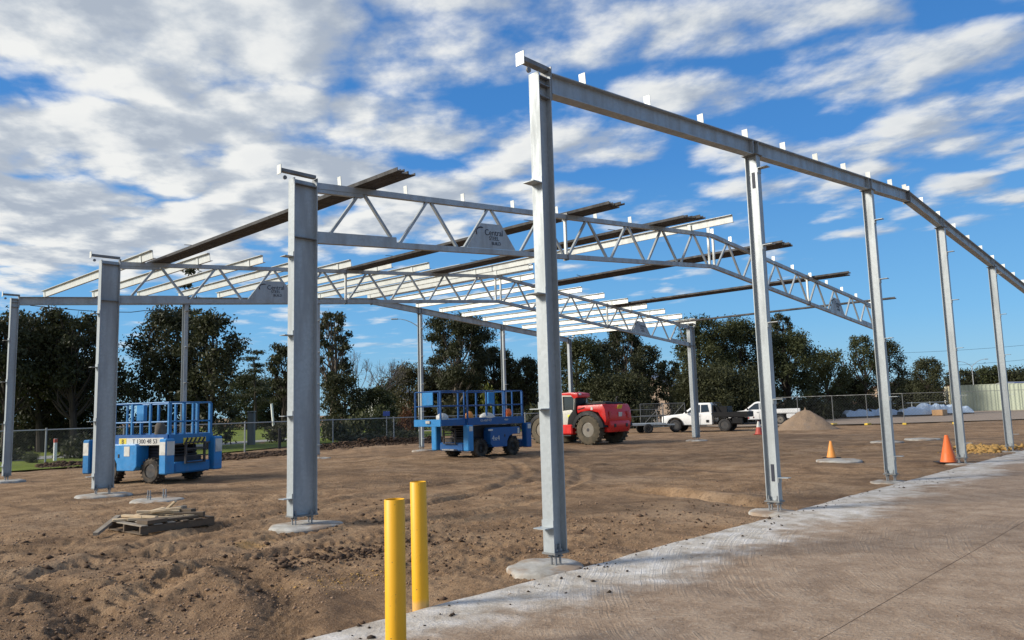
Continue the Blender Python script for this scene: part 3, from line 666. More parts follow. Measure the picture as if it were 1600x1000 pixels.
for k, x in enumerate(MULX): pier(x, 0.05, 0.36, 'concrete footing under the %s column of the nearest gable frame, counted from its left corner' % ['second', 'third', 'fourth', 'fifth'][k], 2+k, z=0.04)
pier(0.24, 5.15, 0.52, 'concrete footing under the left column of the nearer truss frame', 11)
pier(0.22, 13.65, 0.56, 'concrete footing under the left column of the farther truss frame', 12)
pier(0.12, 21.25, 0.45, 'concrete footing under the left corner column of the rear gable frame', 13)
pier(S-0.2, 13.69, 0.5, 'concrete footing under the right column of the farther truss frame', 15)
pier(S-0.2, 5.19, 0.6, 'concrete footing under the right column of the nearer truss frame', 16)
for k, x in enumerate(MULX[1:3]): pier(x, 21.2, 0.5, 'concrete footing under the %s column of the rear gable frame, counted from its left corner' % ['third', 'fourth'][k], 20+k)
pier(0.45, 11.25, 0.50, 'empty concrete footing with four upright bolts behind the broken pallet', 30, bolts=True)
pier(16.05, 3.15, 0.62, 'bare concrete footing with the small faded cone standing on its rim', 31, z=0.05)
pier(28.8, 4.6, 0.7, 'bare grey concrete footing far right, beyond the orange cone', 32, z=0.05)
# ================================================================== BOLLARDS, CONES, PALLET
def bollard(x, y, h, label, lean):
    o = thing('bollard', label, 'bollard', (x, y, 0.0), 0, 'yellow pipe bollards'); o.rotation_euler = (lean[0], lean[1], 0)
    m = MB(); r = 0.071; m.lathe([(r, -0.1), (r, h-0.004), (r-0.003, h), (r-0.007, h-0.001), (r-0.007, h-0.04)], n=40); m.build('pipe', G['bollard'], o, smooth=True)
    m = MB(); m.lathe([(0.0005, h-0.030), (r-0.0075, h-0.030)], n=32); m.build('concrete_fill', G['concrete'], o)
bollard(-1.87, -0.16, 1.10, 'yellow pipe bollard farther from the viewer, its foot in the slab edge', (0.004, -0.012))
q = at(615, 5.42); bollard(q[0], q[1], 1.11, 'yellow pipe bollard closest to the viewer, cut off by the bottom of the picture', (0.006, -0.004))
def cone(x, y, h, r, label, mat='orange', collar=None, z=0.0):
    o = thing('traffic_cone', label, 'traffic cone', (x, y, z), random.Random(int(x*7)).uniform(0, 1.5), 'traffic cones'); b = r*1.35
    m = MB(); m.box((0, 0, 0.012+0.006), (2*b, 2*b, 0.024), ch=0.01); m.build('foot', G['black' if collar is None else mat], o)
    m = MB(); m.lathe([(r, 0.030), (r*0.94, 0.05), (r*0.22, h-0.01), (r*0.17, h), (r*0.10, h), (r*0.10, h-0.03)], n=28); m.build('cone_body', G[mat], o, smooth=True)
    if collar:
        f = lambda z_: r*0.94+(r*0.22-r*0.94)*(z_-0.05)/(h-0.06)
        m = MB(); m.lathe([(f(z_)+0.004, z_) for z_ in (h*collar[0], h*collar[1])], n=28); m.build('reflective_collar', G['sticker'], o, smooth=True)
cone(16.05, 0.36, 0.71, 0.20, 'tall orange traffic cone at the slab edge beside the fourth gable column', z=0.03)
cone(16.55, 3.55, 0.50, 0.14, 'small faded orange cone standing on the bare footing', 'orange_faded', z=0.045)
q = at(1183, 42.0); cone(q[0], q[1], 0.72, 0.22, 'dull red cone with white top beside the second gable column, near the utes', 'red_dull', (0.55, 0.98))

# timber pallet with offcuts
PAL = (-1.12, 7.12); PR = rad(4)
pal = thing('timber_pallet', 'dark broken timber pallet lying on the dirt left of the nearer truss column', 'pallet', (PAL[0], PAL[1], 0.0), PR)
for k, yy in enumerate((-0.53, 0.0, 0.53)):
    m = MB(); m.box((0, yy, 0.085), (1.17, 0.045, 0.10), ch=0.004); m.build('bearer', G['wood_dark'], pal)
for k in range(6):
    m = MB(); xx = -0.53+k*0.212; m.box((xx, 0.01*((k*7) % 3-1), 0.146), (0.10+0.012*((k*5) % 3), 1.14, 0.018), rz=0.01*((k*3) % 3-1), ch=0.003); m.build('top_board', G['wood_dark' if k > 2 else 'wood_grey'], pal)
for k in range(3):
    m = MB(); m.box((-0.52+k*0.52, 0, 0.026), (0.10, 1.14, 0.018), ch=0.003); m.build('bottom_board', G['wood_dark'], pal)
cr, sr = math.cos(PR), math.sin(PR)
def pl(x, y): return (PAL[0]+cr*x-sr*y, PAL[1]+sr*x+cr*y)
def offcut(x, y, z, L, w_, t_, rz, ry, mat, label, nm='timber_offcut'):
    m = MB(); m.box((0, 0, 0), (L, w_, t_), ch=0.004); p = pl(x, y)
    o = m.build(nm, G[mat], loc=(p[0], p[1], z)); o.rotation_euler = (0, ry, PR+rz); return tag(o, label, 'timber', 'timber offcuts on the pallet')
offcut(-0.20, 0.20, 0.174, 0.85, 0.14, 0.032, rad(-22), 0, 'wood', 'wide pale plank lying flat across the left half of the pallet')
offcut(-0.12, -0.06, 0.180, 0.80, 0.10, 0.040, rad(-38), 0, 'wood', 'pale batten on the pallet pointing to its near corner')
offcut(0.05, 0.12, 0.222, 0.75, 0.085, 0.040, rad(8), rad(-2), 'wood', 'pale batten resting on top of other offcuts at mid pallet')
offcut(0.20, -0.16, 0.182, 0.55, 0.08, 0.045, rad(-62), 0, 'wood', 'short pale block end pointing at the viewer on the pallet')
offcut(0.12, 0.34, 0.180, 0.60, 0.09, 0.042, rad(14), 0, 'wood_grey', 'grey board at the back edge of the pallet')
offcut(0.36, 0.02, 0.215, 0.42, 0.11, 0.10, rad(-70), 0, 'wood_dark', 'dark square block near the right end of the pallet')
offcut(0.42, 0.26, 0.182, 0.50, 0.07, 0.045, rad(35), 0, 'wood', 'short pale stick slanting at the right end of the pallet')
offcut(0.22, 0.20, 0.300, 0.28, 0.06, 0.03, rad(-60), rad(-38), 'wood', 'small pale splinter sticking up on top of the pile')
offcut(-0.34, -0.40, 0.186, 0.34, 0.26, 0.055, rad(10), 0, 'wood_dark', 'short dark square of boards at the near edge of the pallet')
offcut(-0.05, 0.02, 0.262, 0.62, 0.09, 0.040, rad(-30), rad(3), 'wood', 'pale batten across the top of the pile on the pallet')
offcut(0.18, 0.10, 0.268, 0.50, 0.10, 0.045, rad(-12), rad(-4), 'wood_grey', 'grey block lying over the battens near the pile centre')
offcut(0.02, 0.42, 0.225, 0.66, 0.09, 0.040, rad(26), rad(-3), 'wood', 'pale board crossing the back of the pile')
offcut(0.30, -0.30, 0.200, 0.46, 0.09, 0.07, rad(-50), 0, 'wood_dark', 'dark chunk at the near right of the pallet')
offcut(0.46, -0.12, 0.182, 0.40, 0.10, 0.05, rad(70), 0, 'wood_dark', 'dark board end at the right edge of the pallet')
offcut(-0.30, 0.10, 0.215, 0.62, 0.08, 0.035, rad(-64), rad(2), 'wood', 'pale batten laid lengthwise near the left end of the pile')
offcut(0.00, -0.16, 0.300, 0.46, 0.07, 0.035, rad(-48), rad(-5), 'wood', 'short pale stick topmost on the near side of the pile')
offcut(0.10, -0.42, 0.176, 0.50, 0.09, 0.036, rad(-8), 0, 'wood_dark', 'dark board along the near edge of the pallet')
a0 = at(155, 11.6); b0 = pl(-0.42, 0.56); m = MB(); m.bar((a0[0], a0[1], 0.05), (b0[0], b0[1], 0.20), 0.075, 0.045)
tag(m.build('timber_batten', G['wood_grey']), 'long grey batten leaning from the dirt onto the left end of the pallet', 'timber')

# ================================================================== WHEELS
def wheel(parent, c, R, W, hub=0.5, tyre='rubber', rim='rim_grey', lugs=18, out=1, n=32):
    m = MB(); h = W/2; r0 = R*hub
    m.lathe([(r0, -h*0.80), (r0*1.06, -h*0.95), (R*0.86, -h), (R*0.97, -h*0.80), (R, -h*0.5), (R, h*0.5), (R*0.97, h*0.80), (R*0.86, h), (r0*1.06, h*0.95), (r0, h*0.80), (r0, -h*0.80)], (0, 0, 0), 'Y', n)
    if lugs:
        for k in range(lugs):
            t = 2*math.pi*k/lugs
            for s_ in (-1, 1):
                tt = t+(0 if s_ < 0 else math.pi/lugs); cx, cz = math.cos(tt)*(R+0.006), math.sin(tt)*(R+0.006)
                m.box((cx, s_*h*0.46, cz), (R*0.075, h*0.98, R*0.10), ry=-tt, rz=0)
    w_ = m.build('wheel', G[tyre], parent, smooth=True, loc=c)
    m = MB(); m.lathe([(r0*0.99, out*h*0.80), (r0*0.93, out*h*0.82), (r0*0.86, out*h*0.50), (r0*0.40, out*h*0.42), (r0*0.36, out*h*0.62), (0.0005, out*h*0.64)], (0, 0, 0), 'Y', 24)
    for k in range(8):
        t = 2*math.pi*k/8; m.lathe([(r0*0.045, 0), (r0*0.045, out*h*0.08)], (math.cos(t)*r0*0.58, out*h*0.43, math.sin(t)*r0*0.58), 'Y', 6)
    m.build('rim', G[rim], w_, smooth=True)
    m = MB(); m.lathe([(r0*0.30, out*h*0.63), (r0*0.24, out*h*0.80), (0.0005, out*h*0.82)], (0, 0, 0), 'Y', 16); m.build('hub', G['dark_steel'], w_, smooth=True)
    return w_

# ================================================================== SCISSOR LIFTS  (local x = length, rear end at -x)
def scissor_lift(name, label, loc, rz, L, Wd, ext, mats, low):
    o = thing(name, label, 'scissor lift', loc, rz, 'blue scissor lifts'); blue, light, navy = mats
    WC = Wd+0.10; hx = L/2
    m = MB(); m.box((0, 0, 0.52), (L-0.10, WC*0.62, 0.34), ch=0.03); m.build('chassis', G['dark_steel'], o)
    for sx in (-1, 1):
        for sy in (-1, 1):
            wheel(o, (sx*(hx-0.55), sy*(WC/2-0.16), 0.33), 0.33, 0.28, 0.55, 'rubber', 'rim_dark', 20, sy)
            # corner outrigger housing
            m = MB(); m.box((sx*(hx+0.10), sy*(WC/2+0.03), 0.72), (0.26, 0.30, 0.92), ch=0.03); hb = m.build('outrigger_box', G[light if sx < 0 else blue], o)
            if low:
                m = MB(); m.box((sx*(hx+0.232), sy*(WC/2+0.03), 0.93), (0.006, 0.25, 0.36)); m.build('reflective_sticker', G['sticker'], hb)
                m = MB(); m.box((sx*(hx+0.10), sy*(WC/2+0.182), 0.93), (0.20, 0.006, 0.34)); m.build('reflective_sticker', G['sticker'], hb)
            else:
                m = MB(); m.box((sx*(hx+0.10), sy*(WC/2+0.182), 1.05), (0.16, 0.006, 0.17)); m.build('reflective_sticker', G['sticker'], hb)
    for sx in (-1, 1):
        m = MB(); m.box((sx*(hx+0.06), 0, 0.40), (0.20, WC*0.76, 0.30), ch=0.04); m.build('bumper', G[blue], o)
    # machinery trays down each side
    for sy in (-1, 1):
        m = MB(); yo = sy*(WC/2-0.10)
        prof_ = [(-hx+1.00, 0.34), (hx-0.98, 0.34), (hx-0.98, 0.52), (hx-0.86, 0.72), (hx-0.66, 0.78), (hx-0.30, 0.78), (hx-0.30, 1.00), (hx-0.36, 1.05), (-hx+0.96, 1.05), (-hx+0.90, 1.00), (-hx+0.90, 0.46)]
        m.prof((0, yo-0.20, 0), (0, yo+0.20, 0), [(a, -b) if False else (a, b) for a, b in prof_], (1, 0, 0)) if False else m.add([(a, yo+d_, b) for d_ in (-0.20, 0.20) for a, b in prof_], [tuple(range(11)), tuple(range(21, 10, -1))]+[(i, 11+i, 11+(i+1) % 11, (i+1) % 11) for i in range(11)])
        tr = m.build('machinery_cover', G[blue if not low else light], o, bevel=0.025)
        y1 = yo+sy*0.205
        if low:
            m = MB(); m.box((-0.05, y1, 0.86), (0.20, 0.006, 0.26)); m.build('notice_sticker', G['sticker'], tr)
        else:
            m = MB(); m.box((-0.45, y1, 0.97), (0.22, 0.006, 0.06)); m.build('notice_sticker', G['sticker'], tr)
            m = MB(); m.box((0.95, y1, 0.90), (0.09, 0.006, 0.20)); m.build('notice_sticker', G['sticker'], tr)
            text_mesh('4x4', 0.26, G['sticker'], tr, face_m((-0.20, y1, 0.66), (1 if sy < 0 else -1, 0, 0), (0, 0, 1)))
        m = MB(); m.box((0.25, y1, 0.74), (0.05, 0.02, 0.10), ch=0.006); m.build('latch', G['dark_steel'], tr)
    # folded scissor stack
    for k in range(5):
        z = 0.74+0.085*k
        for sy in (-1, 1):
            for s_ in (-1, 1):
                m = MB(); m.bar((-hx+0.25, sy*0.44+s_*0.032, z-s_*0.030), (hx-0.25, sy*0.44+s_*0.032, z+s_*0.030), 0.05, 0.06); m.build('scissor_arm', G['dark_steel'], o)
    for k in range(6):
        m = MB(); m.tube([(-hx+0.25+0.02*k, -0.52, 0.72+0.085*k), (-hx+0.25+0.02*k, 0.52, 0.72+0.085*k)], 0.028, 10); m.build('cross_tube', G['dark_steel'], o)
    # entry step at the near end
    m = MB(); x = -hx-0.22
    for sy in (-1, 1): m.bar((x, sy*0.33, 0.50), (x, sy*0.33, 1.06), 0.05, 0.05)
    for z in (0.52, 0.70, 0.88, 1.05): m.bar((x, -0.305, z), (x, 0.305, z), 0.06, 0.035)
    m.build('entry_ladder', G['dark_steel'], o)
    if not low:
        m = MB(); m.box((-hx-0.20, 0, 0.30), (0.24, 0.70, 0.05), ch=0.01); m.build('step_plate', G['deck_grey'], o)
    # platform
    zd = 1.06 if low else 1.20; x0, x1 = -hx-0.06, hx+0.04
    m = MB(); m.box(((x0+x1)/2, 0, zd), (x1-x0, Wd, 0.10), ch=0.012); dk = m.build('platform_deck', G['deck_grey'], o)
    for sy in (-1, 1):
        m = MB(); m.box(((x0+x1)/2, sy*(Wd/2+0.016), zd+0.10), (x1-x0, 0.030, 0.26), ch=0.006); tb = m.build('toe_board', G[blue if not low else navy], o)
        ys = sy*(Wd/2+0.034)
        if low and sy > 0:
            m = MB(); m.box((-0.42, ys, zd+0.05), (1.62, 0.006, 0.19)); sg_ = m.build('banner', G['sticker'], tb)
            m = MB(); m.box((0.24, ys+0.004, zd+0.05), (0.26, 0.004, 0.18)); m.build('banner_emblem', G['sticker_yellow'], tb)
            text_mesh('T 1300 48 53', 0.165, G['ink'], tb, face_m((-0.56, ys+0.006, zd+0.05), (-1, 0, 0), (0, 0, 1)))
            text_mesh('B', 0.17, G['ink'], tb, face_m((0.24, ys+0.009, zd+0.05), (-1, 0, 0), (0, 0, 1)))
        if not low and sy < 0:
            text_mesh('GS-4069 RT', 0.11, G['sticker'], tb, face_m((-0.55, ys-0.003, zd+0.12), (1, 0, 0), (0, 0, 1))); text_mesh('4069', 0.10, G['sticker'], tb, face_m((0.45, ys-0.003, zd+0.12), (1, 0, 0), (0, 0, 1)))
    for sx in (-1, 1):
        m = MB(); xx = x0-0.016 if sx < 0 else x1+0.016
        m.box((xx, 0, zd+0.10), (0.028, Wd-0.002, 0.24), ch=0.006); eb = m.build('toe_board', G[blue], o)
    if low:
        m = MB(); m.box((x0-0.034, -0.10, zd+0.03), (0.006, 0.80, 0.17)); m.build('warning_strip', G['sticker_yellow'], o)
        for k in range(5):
            m = MB(); m.box((x0-0.039, -0.40+0.15*k, zd+0.03), (0.004, 0.06, 0.20), rx=rad(35)); m.build('warning_stripe', G['ink'], o)
    RH, RM = (2.13, 1.62) if low else (2.40, 1.88)
    def rails(xa, xb, ya, yb, n_, mat, wide=0.045):
        """one guard-rail panel between two corners"""
        pn = bpy.data.objects.new('guard_rail', None); COL.objects.link(pn); pn.parent = o
        for z in (RH, RM):
            m = MB(); m.tube([(xa, ya, z), (xb, yb, z)], 0.022, 8); m.build('rail', G[mat], pn, smooth=True)
        for k in range(n_+1):
            t = k/n_; m = MB(); p = (xa+(xb-xa)*t, ya+(yb-ya)*t); m.bar((p[0], p[1], zd+0.06), (p[0], p[1], RH-0.018), wide, wide, (1, 0, 0)); m.build('post', G[mat], pn)
    for sy in (-1, 1): rails(x0+0.03, x1-0.03, sy*(Wd/2-0.03), sy*(Wd/2-0.03), 4 if low else 3, navy if not low else blue, 0.055)
    rails(x1-0.03, x1-0.03, -Wd/2+0.06, Wd/2-0.06, 3, blue)
    if ext <= 0: rails(x0+0.03, x0+0.03, -Wd/2+0.06, Wd/2-0.06, 3, blue, 0.07)
    else:       # roll-out deck pulled partly out over the end
        xe = x0-ext; We = Wd-0.14
        m = MB(); m.box(((xe+x0)/2-0.025, 0, zd+0.01), (ext-0.07, We, 0.07), ch=0.01); m.build('extension_deck', G['deck_grey'], o)
        m = MB(); m.box((xe-0.005, 0, zd+0.09), (0.03, We, 0.25), ch=0.006); m.build('toe_board', G[light], o)
        for sy in (-1, 1):
            m = MB(); m.box(((xe+x0)/2-0.02, sy*(We/2+0.014), zd+0.09), (ext-0.06, 0.026, 0.22), ch=0.006); m.build('toe_board', G[navy], o)
            rails(xe+0.02, x0-0.06, sy*(We/2-0.03), sy*(We/2-0.03), 1, navy)
        rails(xe+0.02, xe+0.02, -We/2+0.05, We/2-0.05, 1, blue)
        m = MB(); m.box((xe-0.012, -0.05, 2.14), (0.03, 0.62, 0.46), ch=0.008); m.build('panel_board', G[light], o)
        m = MB(); m.box((xe-0.05, -0.10, zd+0.12), (0.05, 0.24, 0.10), ch=0.008); m.build('control_socket', G['sticker'], o)
    m = MB(); m.box((0.2, 0.25 if low else -0.3, RH-0.26), (0.30, 0.12, 0.44), ch=0.02); m.build('control_box', G[light], o)
    return o
scissor_lift('scissor_lift', 'pale blue scissor lift with white banner, parked behind the left truss column', (2.56, 16.82, 0.02), rad(111), 2.60, 1.55, 0, ('lift_blue', 'lift_blue_light', 'lift_navy'), True)
scissor_lift('scissor_lift', 'dark blue scissor lift with extended deck, parked beside the red telehandler', (14.25, 15.75, 0.02), rad(-3), 2.70, 1.70, 1.15, ('lift_navy', 'lift_blue_light', 'lift_navy'), False)
# things left on the lift platforms
def lump(name, loc, size, mat, label, cat, seed):
    rs = np.random.RandomState(seed); m = MB(); pr = []
    n = 12; rings = 7; vs_ = []
    for i in range(rings):
        t = i/(rings-1)*math.pi
        for k in range(n):
            a = 2*math.pi*k/n; r = math.sin(t)*(1+0.28*(rs.rand()-0.5)); vs_.append((math.cos(a)*r*size[0]/2, math.sin(a)*r*size[1]/2, size[2]/2-math.cos(t)*size[2]/2*(1+0.1*(rs.rand()-0.5))))
    m.add(vs_, [(i*n+k, i*n+(k+1) % n, (i+1)*n+(k+1) % n, (i+1)*n+k) for i in range(rings-1) for k in range(n)])
    return tag(m.build(name, G[mat], smooth='all', loc=loc), label, cat)
lump('rag_bundle', (13.9, 15.1, 1.27), (0.75, 0.45, 0.36), 'sticker', 'white bundle of sheeting on the dark blue lift platform', 'bundle', 3)
lump('tool_bag', (13.1, 15.2, 1.27), (0.35, 0.3, 0.42), 'orange_faded', 'tan tool bag at the left of the dark blue lift platform', 'bag', 4)
lump('white_sack', (15.0, 15.15, 1.27), (0.55, 0.35, 0.20), 'sticker', 'white sack under the orange helmet on the dark blue lift', 'sack', 5)
lump('orange_jacket', (15.05, 15.12, 1.45), (0.32, 0.30, 0.30), 'orange', 'orange bundled jacket on the white sack on the dark blue lift', 'jacket', 6)
lump('rope_bundle', (12.15, 15.6, 1.26), (0.5, 0.4, 0.40), 'sticker', 'pale folded sheet on the extended deck of the dark blue lift', 'bundle', 9)
lump('brown_bag', (2.6, 16.5, 1.12), (0.3, 0.3, 0.55), 'bark', 'brown bag hanging inside the pale blue lift rails', 'bag', 8)

# ================================================================== TELEHANDLER  (local x forward, y to its left)
def telehandler(loc, rz):
    o = thing('telehandler', 'red telehandler with cream cab doors and dusty tyres, behind the nearest corner column', 'telehandler', loc, rz)
    XR, XF = -1.42, 1.42
    for x in (XR, XF):
        for sy in (-1, 1): wheel(o, (x, sy*0.93, 0.68), 0.68, 0.46, 0.50, 'rubber_dusty', 'rim_grey', 22, sy, 36)
        m = MB(); m.tube([(x, -0.72, 0.68), (x, 0.72, 0.68)], 0.13, 10); m.build('axle', G['dark_steel'], o)
    m = MB(); m.box((0, 0, 0.78), (3.9, 0.85, 0.42), ch=0.04); m.build('chassis', G['dark_steel'], o)
    def side(name, pr, y0, y1, mat, bev=0.06):
        n = len(pr); m = MB(); m.add([(a, y, b) for y in (y0, y1) for a, b in pr], [tuple(range(n)), tuple(range(2*n-1, n-1, -1))]+[(i, n+i, n+(i+1) % n, (i+1) % n) for i in range(n)])
        return m.build(name, G[mat], o, bevel=bev, smooth=True)
    rb = side('rear_body', [(-2.32, 0.86), (-2.40, 1.15), (-2.34, 1.62), (-2.22, 1.84), (-0.62, 1.80), (-0.52, 1.66), (-0.62, 1.38), (-0.92, 1.50), (-1.46, 1.56), (-1.95, 1.46), (-2.14, 1.16), (-2.16, 0.86)], -1.02, 1.00, 'tele_red', 0.07)
    side('counterweight', [(-2.42, 0.55), (-2.50, 0.90), (-2.44, 1.08), (-2.10, 1.10), (-2.05, 0.55)], -0.78, 0.78, 'tele_red', 0.10)
    side('rear_hood_top', [(-2.18, 1.845), (-2.12, 1.93), (-0.72, 1.91), (-0.66, 1.81)], -0.70, 0.66, 'black', 0.03)
    m = MB(); m.box((-1.40, 0.20, 1.955), (0.95, 0.60, 0.03), ch=0.01); m.build('top_cover', G['rim_grey'], rb)
    m = MB(); m.tube([(-1.95, -0.45, 1.92), (-1.95, -0.45, 2.10), (-2.03, -0.45, 2.18)], 0.035, 10); m.build('exhaust', G['dark_steel'], rb, smooth=True)
    # rear details
    m = MB(); m.box((-2.365, -0.12, 1.70), (0.02, 0.34, 0.20), ry=rad(-24)); m.build('number_plate', G['sticker_yellow'], rb)
    m = MB(); m.box((-2.40, -0.10, 1.36), (0.02, 0.26, 0.20), ry=rad(-4)); m.build('rear_badge', G['sticker'], rb)
    for sy in (-1, 1):
        m = MB(); m.box((-2.405, sy*0.70, 1.35), (0.03, 0.14, 0.34), ch=0.01); m.build('tail_lamp', G['lamp_red'], rb)
        m = MB(); m.box((-2.49, sy*0.45, 0.86), (0.05, 0.16, 0.16), ch=0.02); m.build('tow_lug', G['dark_steel'], rb)
        # flanks: dark vent slash and pale badge
        m = MB(); m.box((-0.98, sy*1.012, 1.66), (0.42, 0.008, 0.045), ry=rad(14)); m.build('vent', G['black'], rb); m = MB(); m.box((-1.60, sy*1.012, 1.66), (0.12, 0.008, 0.14)); m.build('emblem', G['sticker'], rb)
        # mudguards round each rear and front wheel
        for x in (XR, XF):
            m = MB(); n = 14; R = 0.93 if x < 0 else 0.84; vs_ = []
            for k in range(n+1):
                t = rad(8)+rad(164)*k/n
                for (rr_, yy) in ((R, 0.66), (R, 1.14), (R-0.19, 1.18), (R-0.10, 0.66)): vs_.append((x+rr_*math.cos(t), sy*yy, 0.68+rr_*math.sin(t)*0.93))
            m.add(vs_, [(4*k+j, 4*k+(j+1) % 4, 4*k+4+(j+1) % 4, 4*k+4+j) for k in range(n) for j in range(4)]+[(0, 1, 2, 3), (4*n+3, 4*n+2, 4*n+1, 4*n)])
            m.build('mudguard', G['black'], o)
    # cab on the left side
    cy0, cy1 = 0.16, 1.06
    lo = side('cab_lower', [(-0.46, 0.86), (0.62, 0.70), (1.02, 1.30), (1.02, 1.52), (-0.40, 1.62), (-0.66, 1.50), (-0.66, 1.36)], cy0, cy1, 'tele_cream', 0.04)
    for (x, w_) in ((-0.32, 0.16), (0.52, 0.30)):
        m = MB(); m.box((x, cy1+0.006, 1.36+0.05*x), (w_+0.10, 0.008, 0.11), ry=rad(12)); m.build('hi_vis_sticker', G['hi_vis'], lo)
    m = MB(); m.box((0.12, cy1+0.006, 1.18), (0.020, 0.008, 0.66)); m.build('door_gap', G['black'], lo)
    m = MB(); m.box((0.30, cy1+0.02, 1.30), (0.16, 0.03, 0.035), ch=0.008); m.build('door_handle', G['black'], lo)
    fr = [(-0.60, 1.60), (-0.66, 2.26), (0.70, 2.30), (1.02, 1.53)]
    m = MB()
    for yy in (cy0+0.02, cy1-0.03):
        for a, b in zip(fr, fr[1:]): m.bar((a[0], yy, a[1]), (b[0], yy, b[1]), 0.06, 0.08, (0, 1, 0))
    m.bar((0.10, cy1-0.025, 1.58), (0.10, cy1-0.025, 2.28), 0.05, 0.06, (0, 1, 0)); m.build('cab_frame', G['tele_cream'], o)
    m = MB(); m.add([(x, yy, z) for yy in (cy0+0.03, cy1-0.05) for x, z in fr], [(0, 1, 2, 3), (7, 6, 5, 4), (0, 4, 5, 1), (1, 5, 6, 2), (2, 6, 7, 3), (3, 7, 4, 0)]); m.build('cab_glass', G['glass'], o)
    side('cab_roof', [(-0.86, 2.20), (-0.84, 2.38), (-0.40, 2.44), (0.66, 2.40), (0.78, 2.31), (-0.42, 2.30), (-0.62, 2.12)], cy0-0.02, cy1+0.02, 'tele_red', 0.035)
    m = MB(); m.box((-0.86, 0.90, 2.34), (0.06, 0.16, 0.10), ch=0.02); m.build('work_lamp', G['lamp_clear'], o)
    side('rear_cab_pillar', [(-0.52, 0.80), (-0.78, 1.30), (-0.70, 1.60), (-0.76, 2.18), (-0.64, 2.16), (-0.58, 1.64), (-0.24, 1.30), (-0.14, 0.80)], cy0+0.30, cy1+0.012, 'black', 0.02)
    # fuel tank / steps below the door
    m = MB(); m.box((0.02, 0.92, 0.70), (0.98, 0.40, 0.46), ch=0.05); tk = m.build('tank_box', G['tele_red'], o); m = MB(); m.box((0.0, 1.0, 0.42), (0.80, 0.26, 0.05), ch=0.01); m.build('step', G['dark_steel'], tk)
    # boom, front carriage and forks
    m = MB(); m.bar((-1.95, -0.28, 1.62), (2.55, -0.28, 1.18), 0.34, 0.40); m.build('boom', G['tele_red'], o); m = MB(); m.bar((2.45, -0.28, 1.18), (3.05, -0.28, 0.86), 0.26, 0.34); m.build('boom_nose', G['black'], o)
    m = MB(); m.box((3.10, -0.20, 0.72), (0.14, 1.30, 0.62), ch=0.02); cg = m.build('fork_carriage', G['black'], o)
    for yy in (-0.62, 0.24):
        m = MB(); m.box((3.72, yy, 0.20), (1.15, 0.12, 0.05), ch=0.01); m.box((3.20, yy, 0.50), (0.05, 0.12, 0.60)); m.build('fork', G['dark_steel'], o)
    side('front_hood', [(0.95, 0.95), (1.05, 1.42), (1.75, 1.40), (2.10, 1.20), (2.12, 0.95)], 0.30, 0.98, 'tele_red', 0.05); side('engine_cover', [(-0.8, 0.95), (-0.7, 1.60), (1.0, 1.52), (1.2, 0.95)], -1.02, -0.56, 'tele_red', 0.06)
    m = MB(); m.box((1.15, 1.22, 1.80), (0.05, 0.18, 0.30), ch=0.015); m.tube([(1.0, 1.03, 1.55), (1.15, 1.22, 1.68)], 0.015, 6); m.build('mirror', G['black'], o)
    return o
telehandler((23.18, 18.25, 0.0), rad(90))

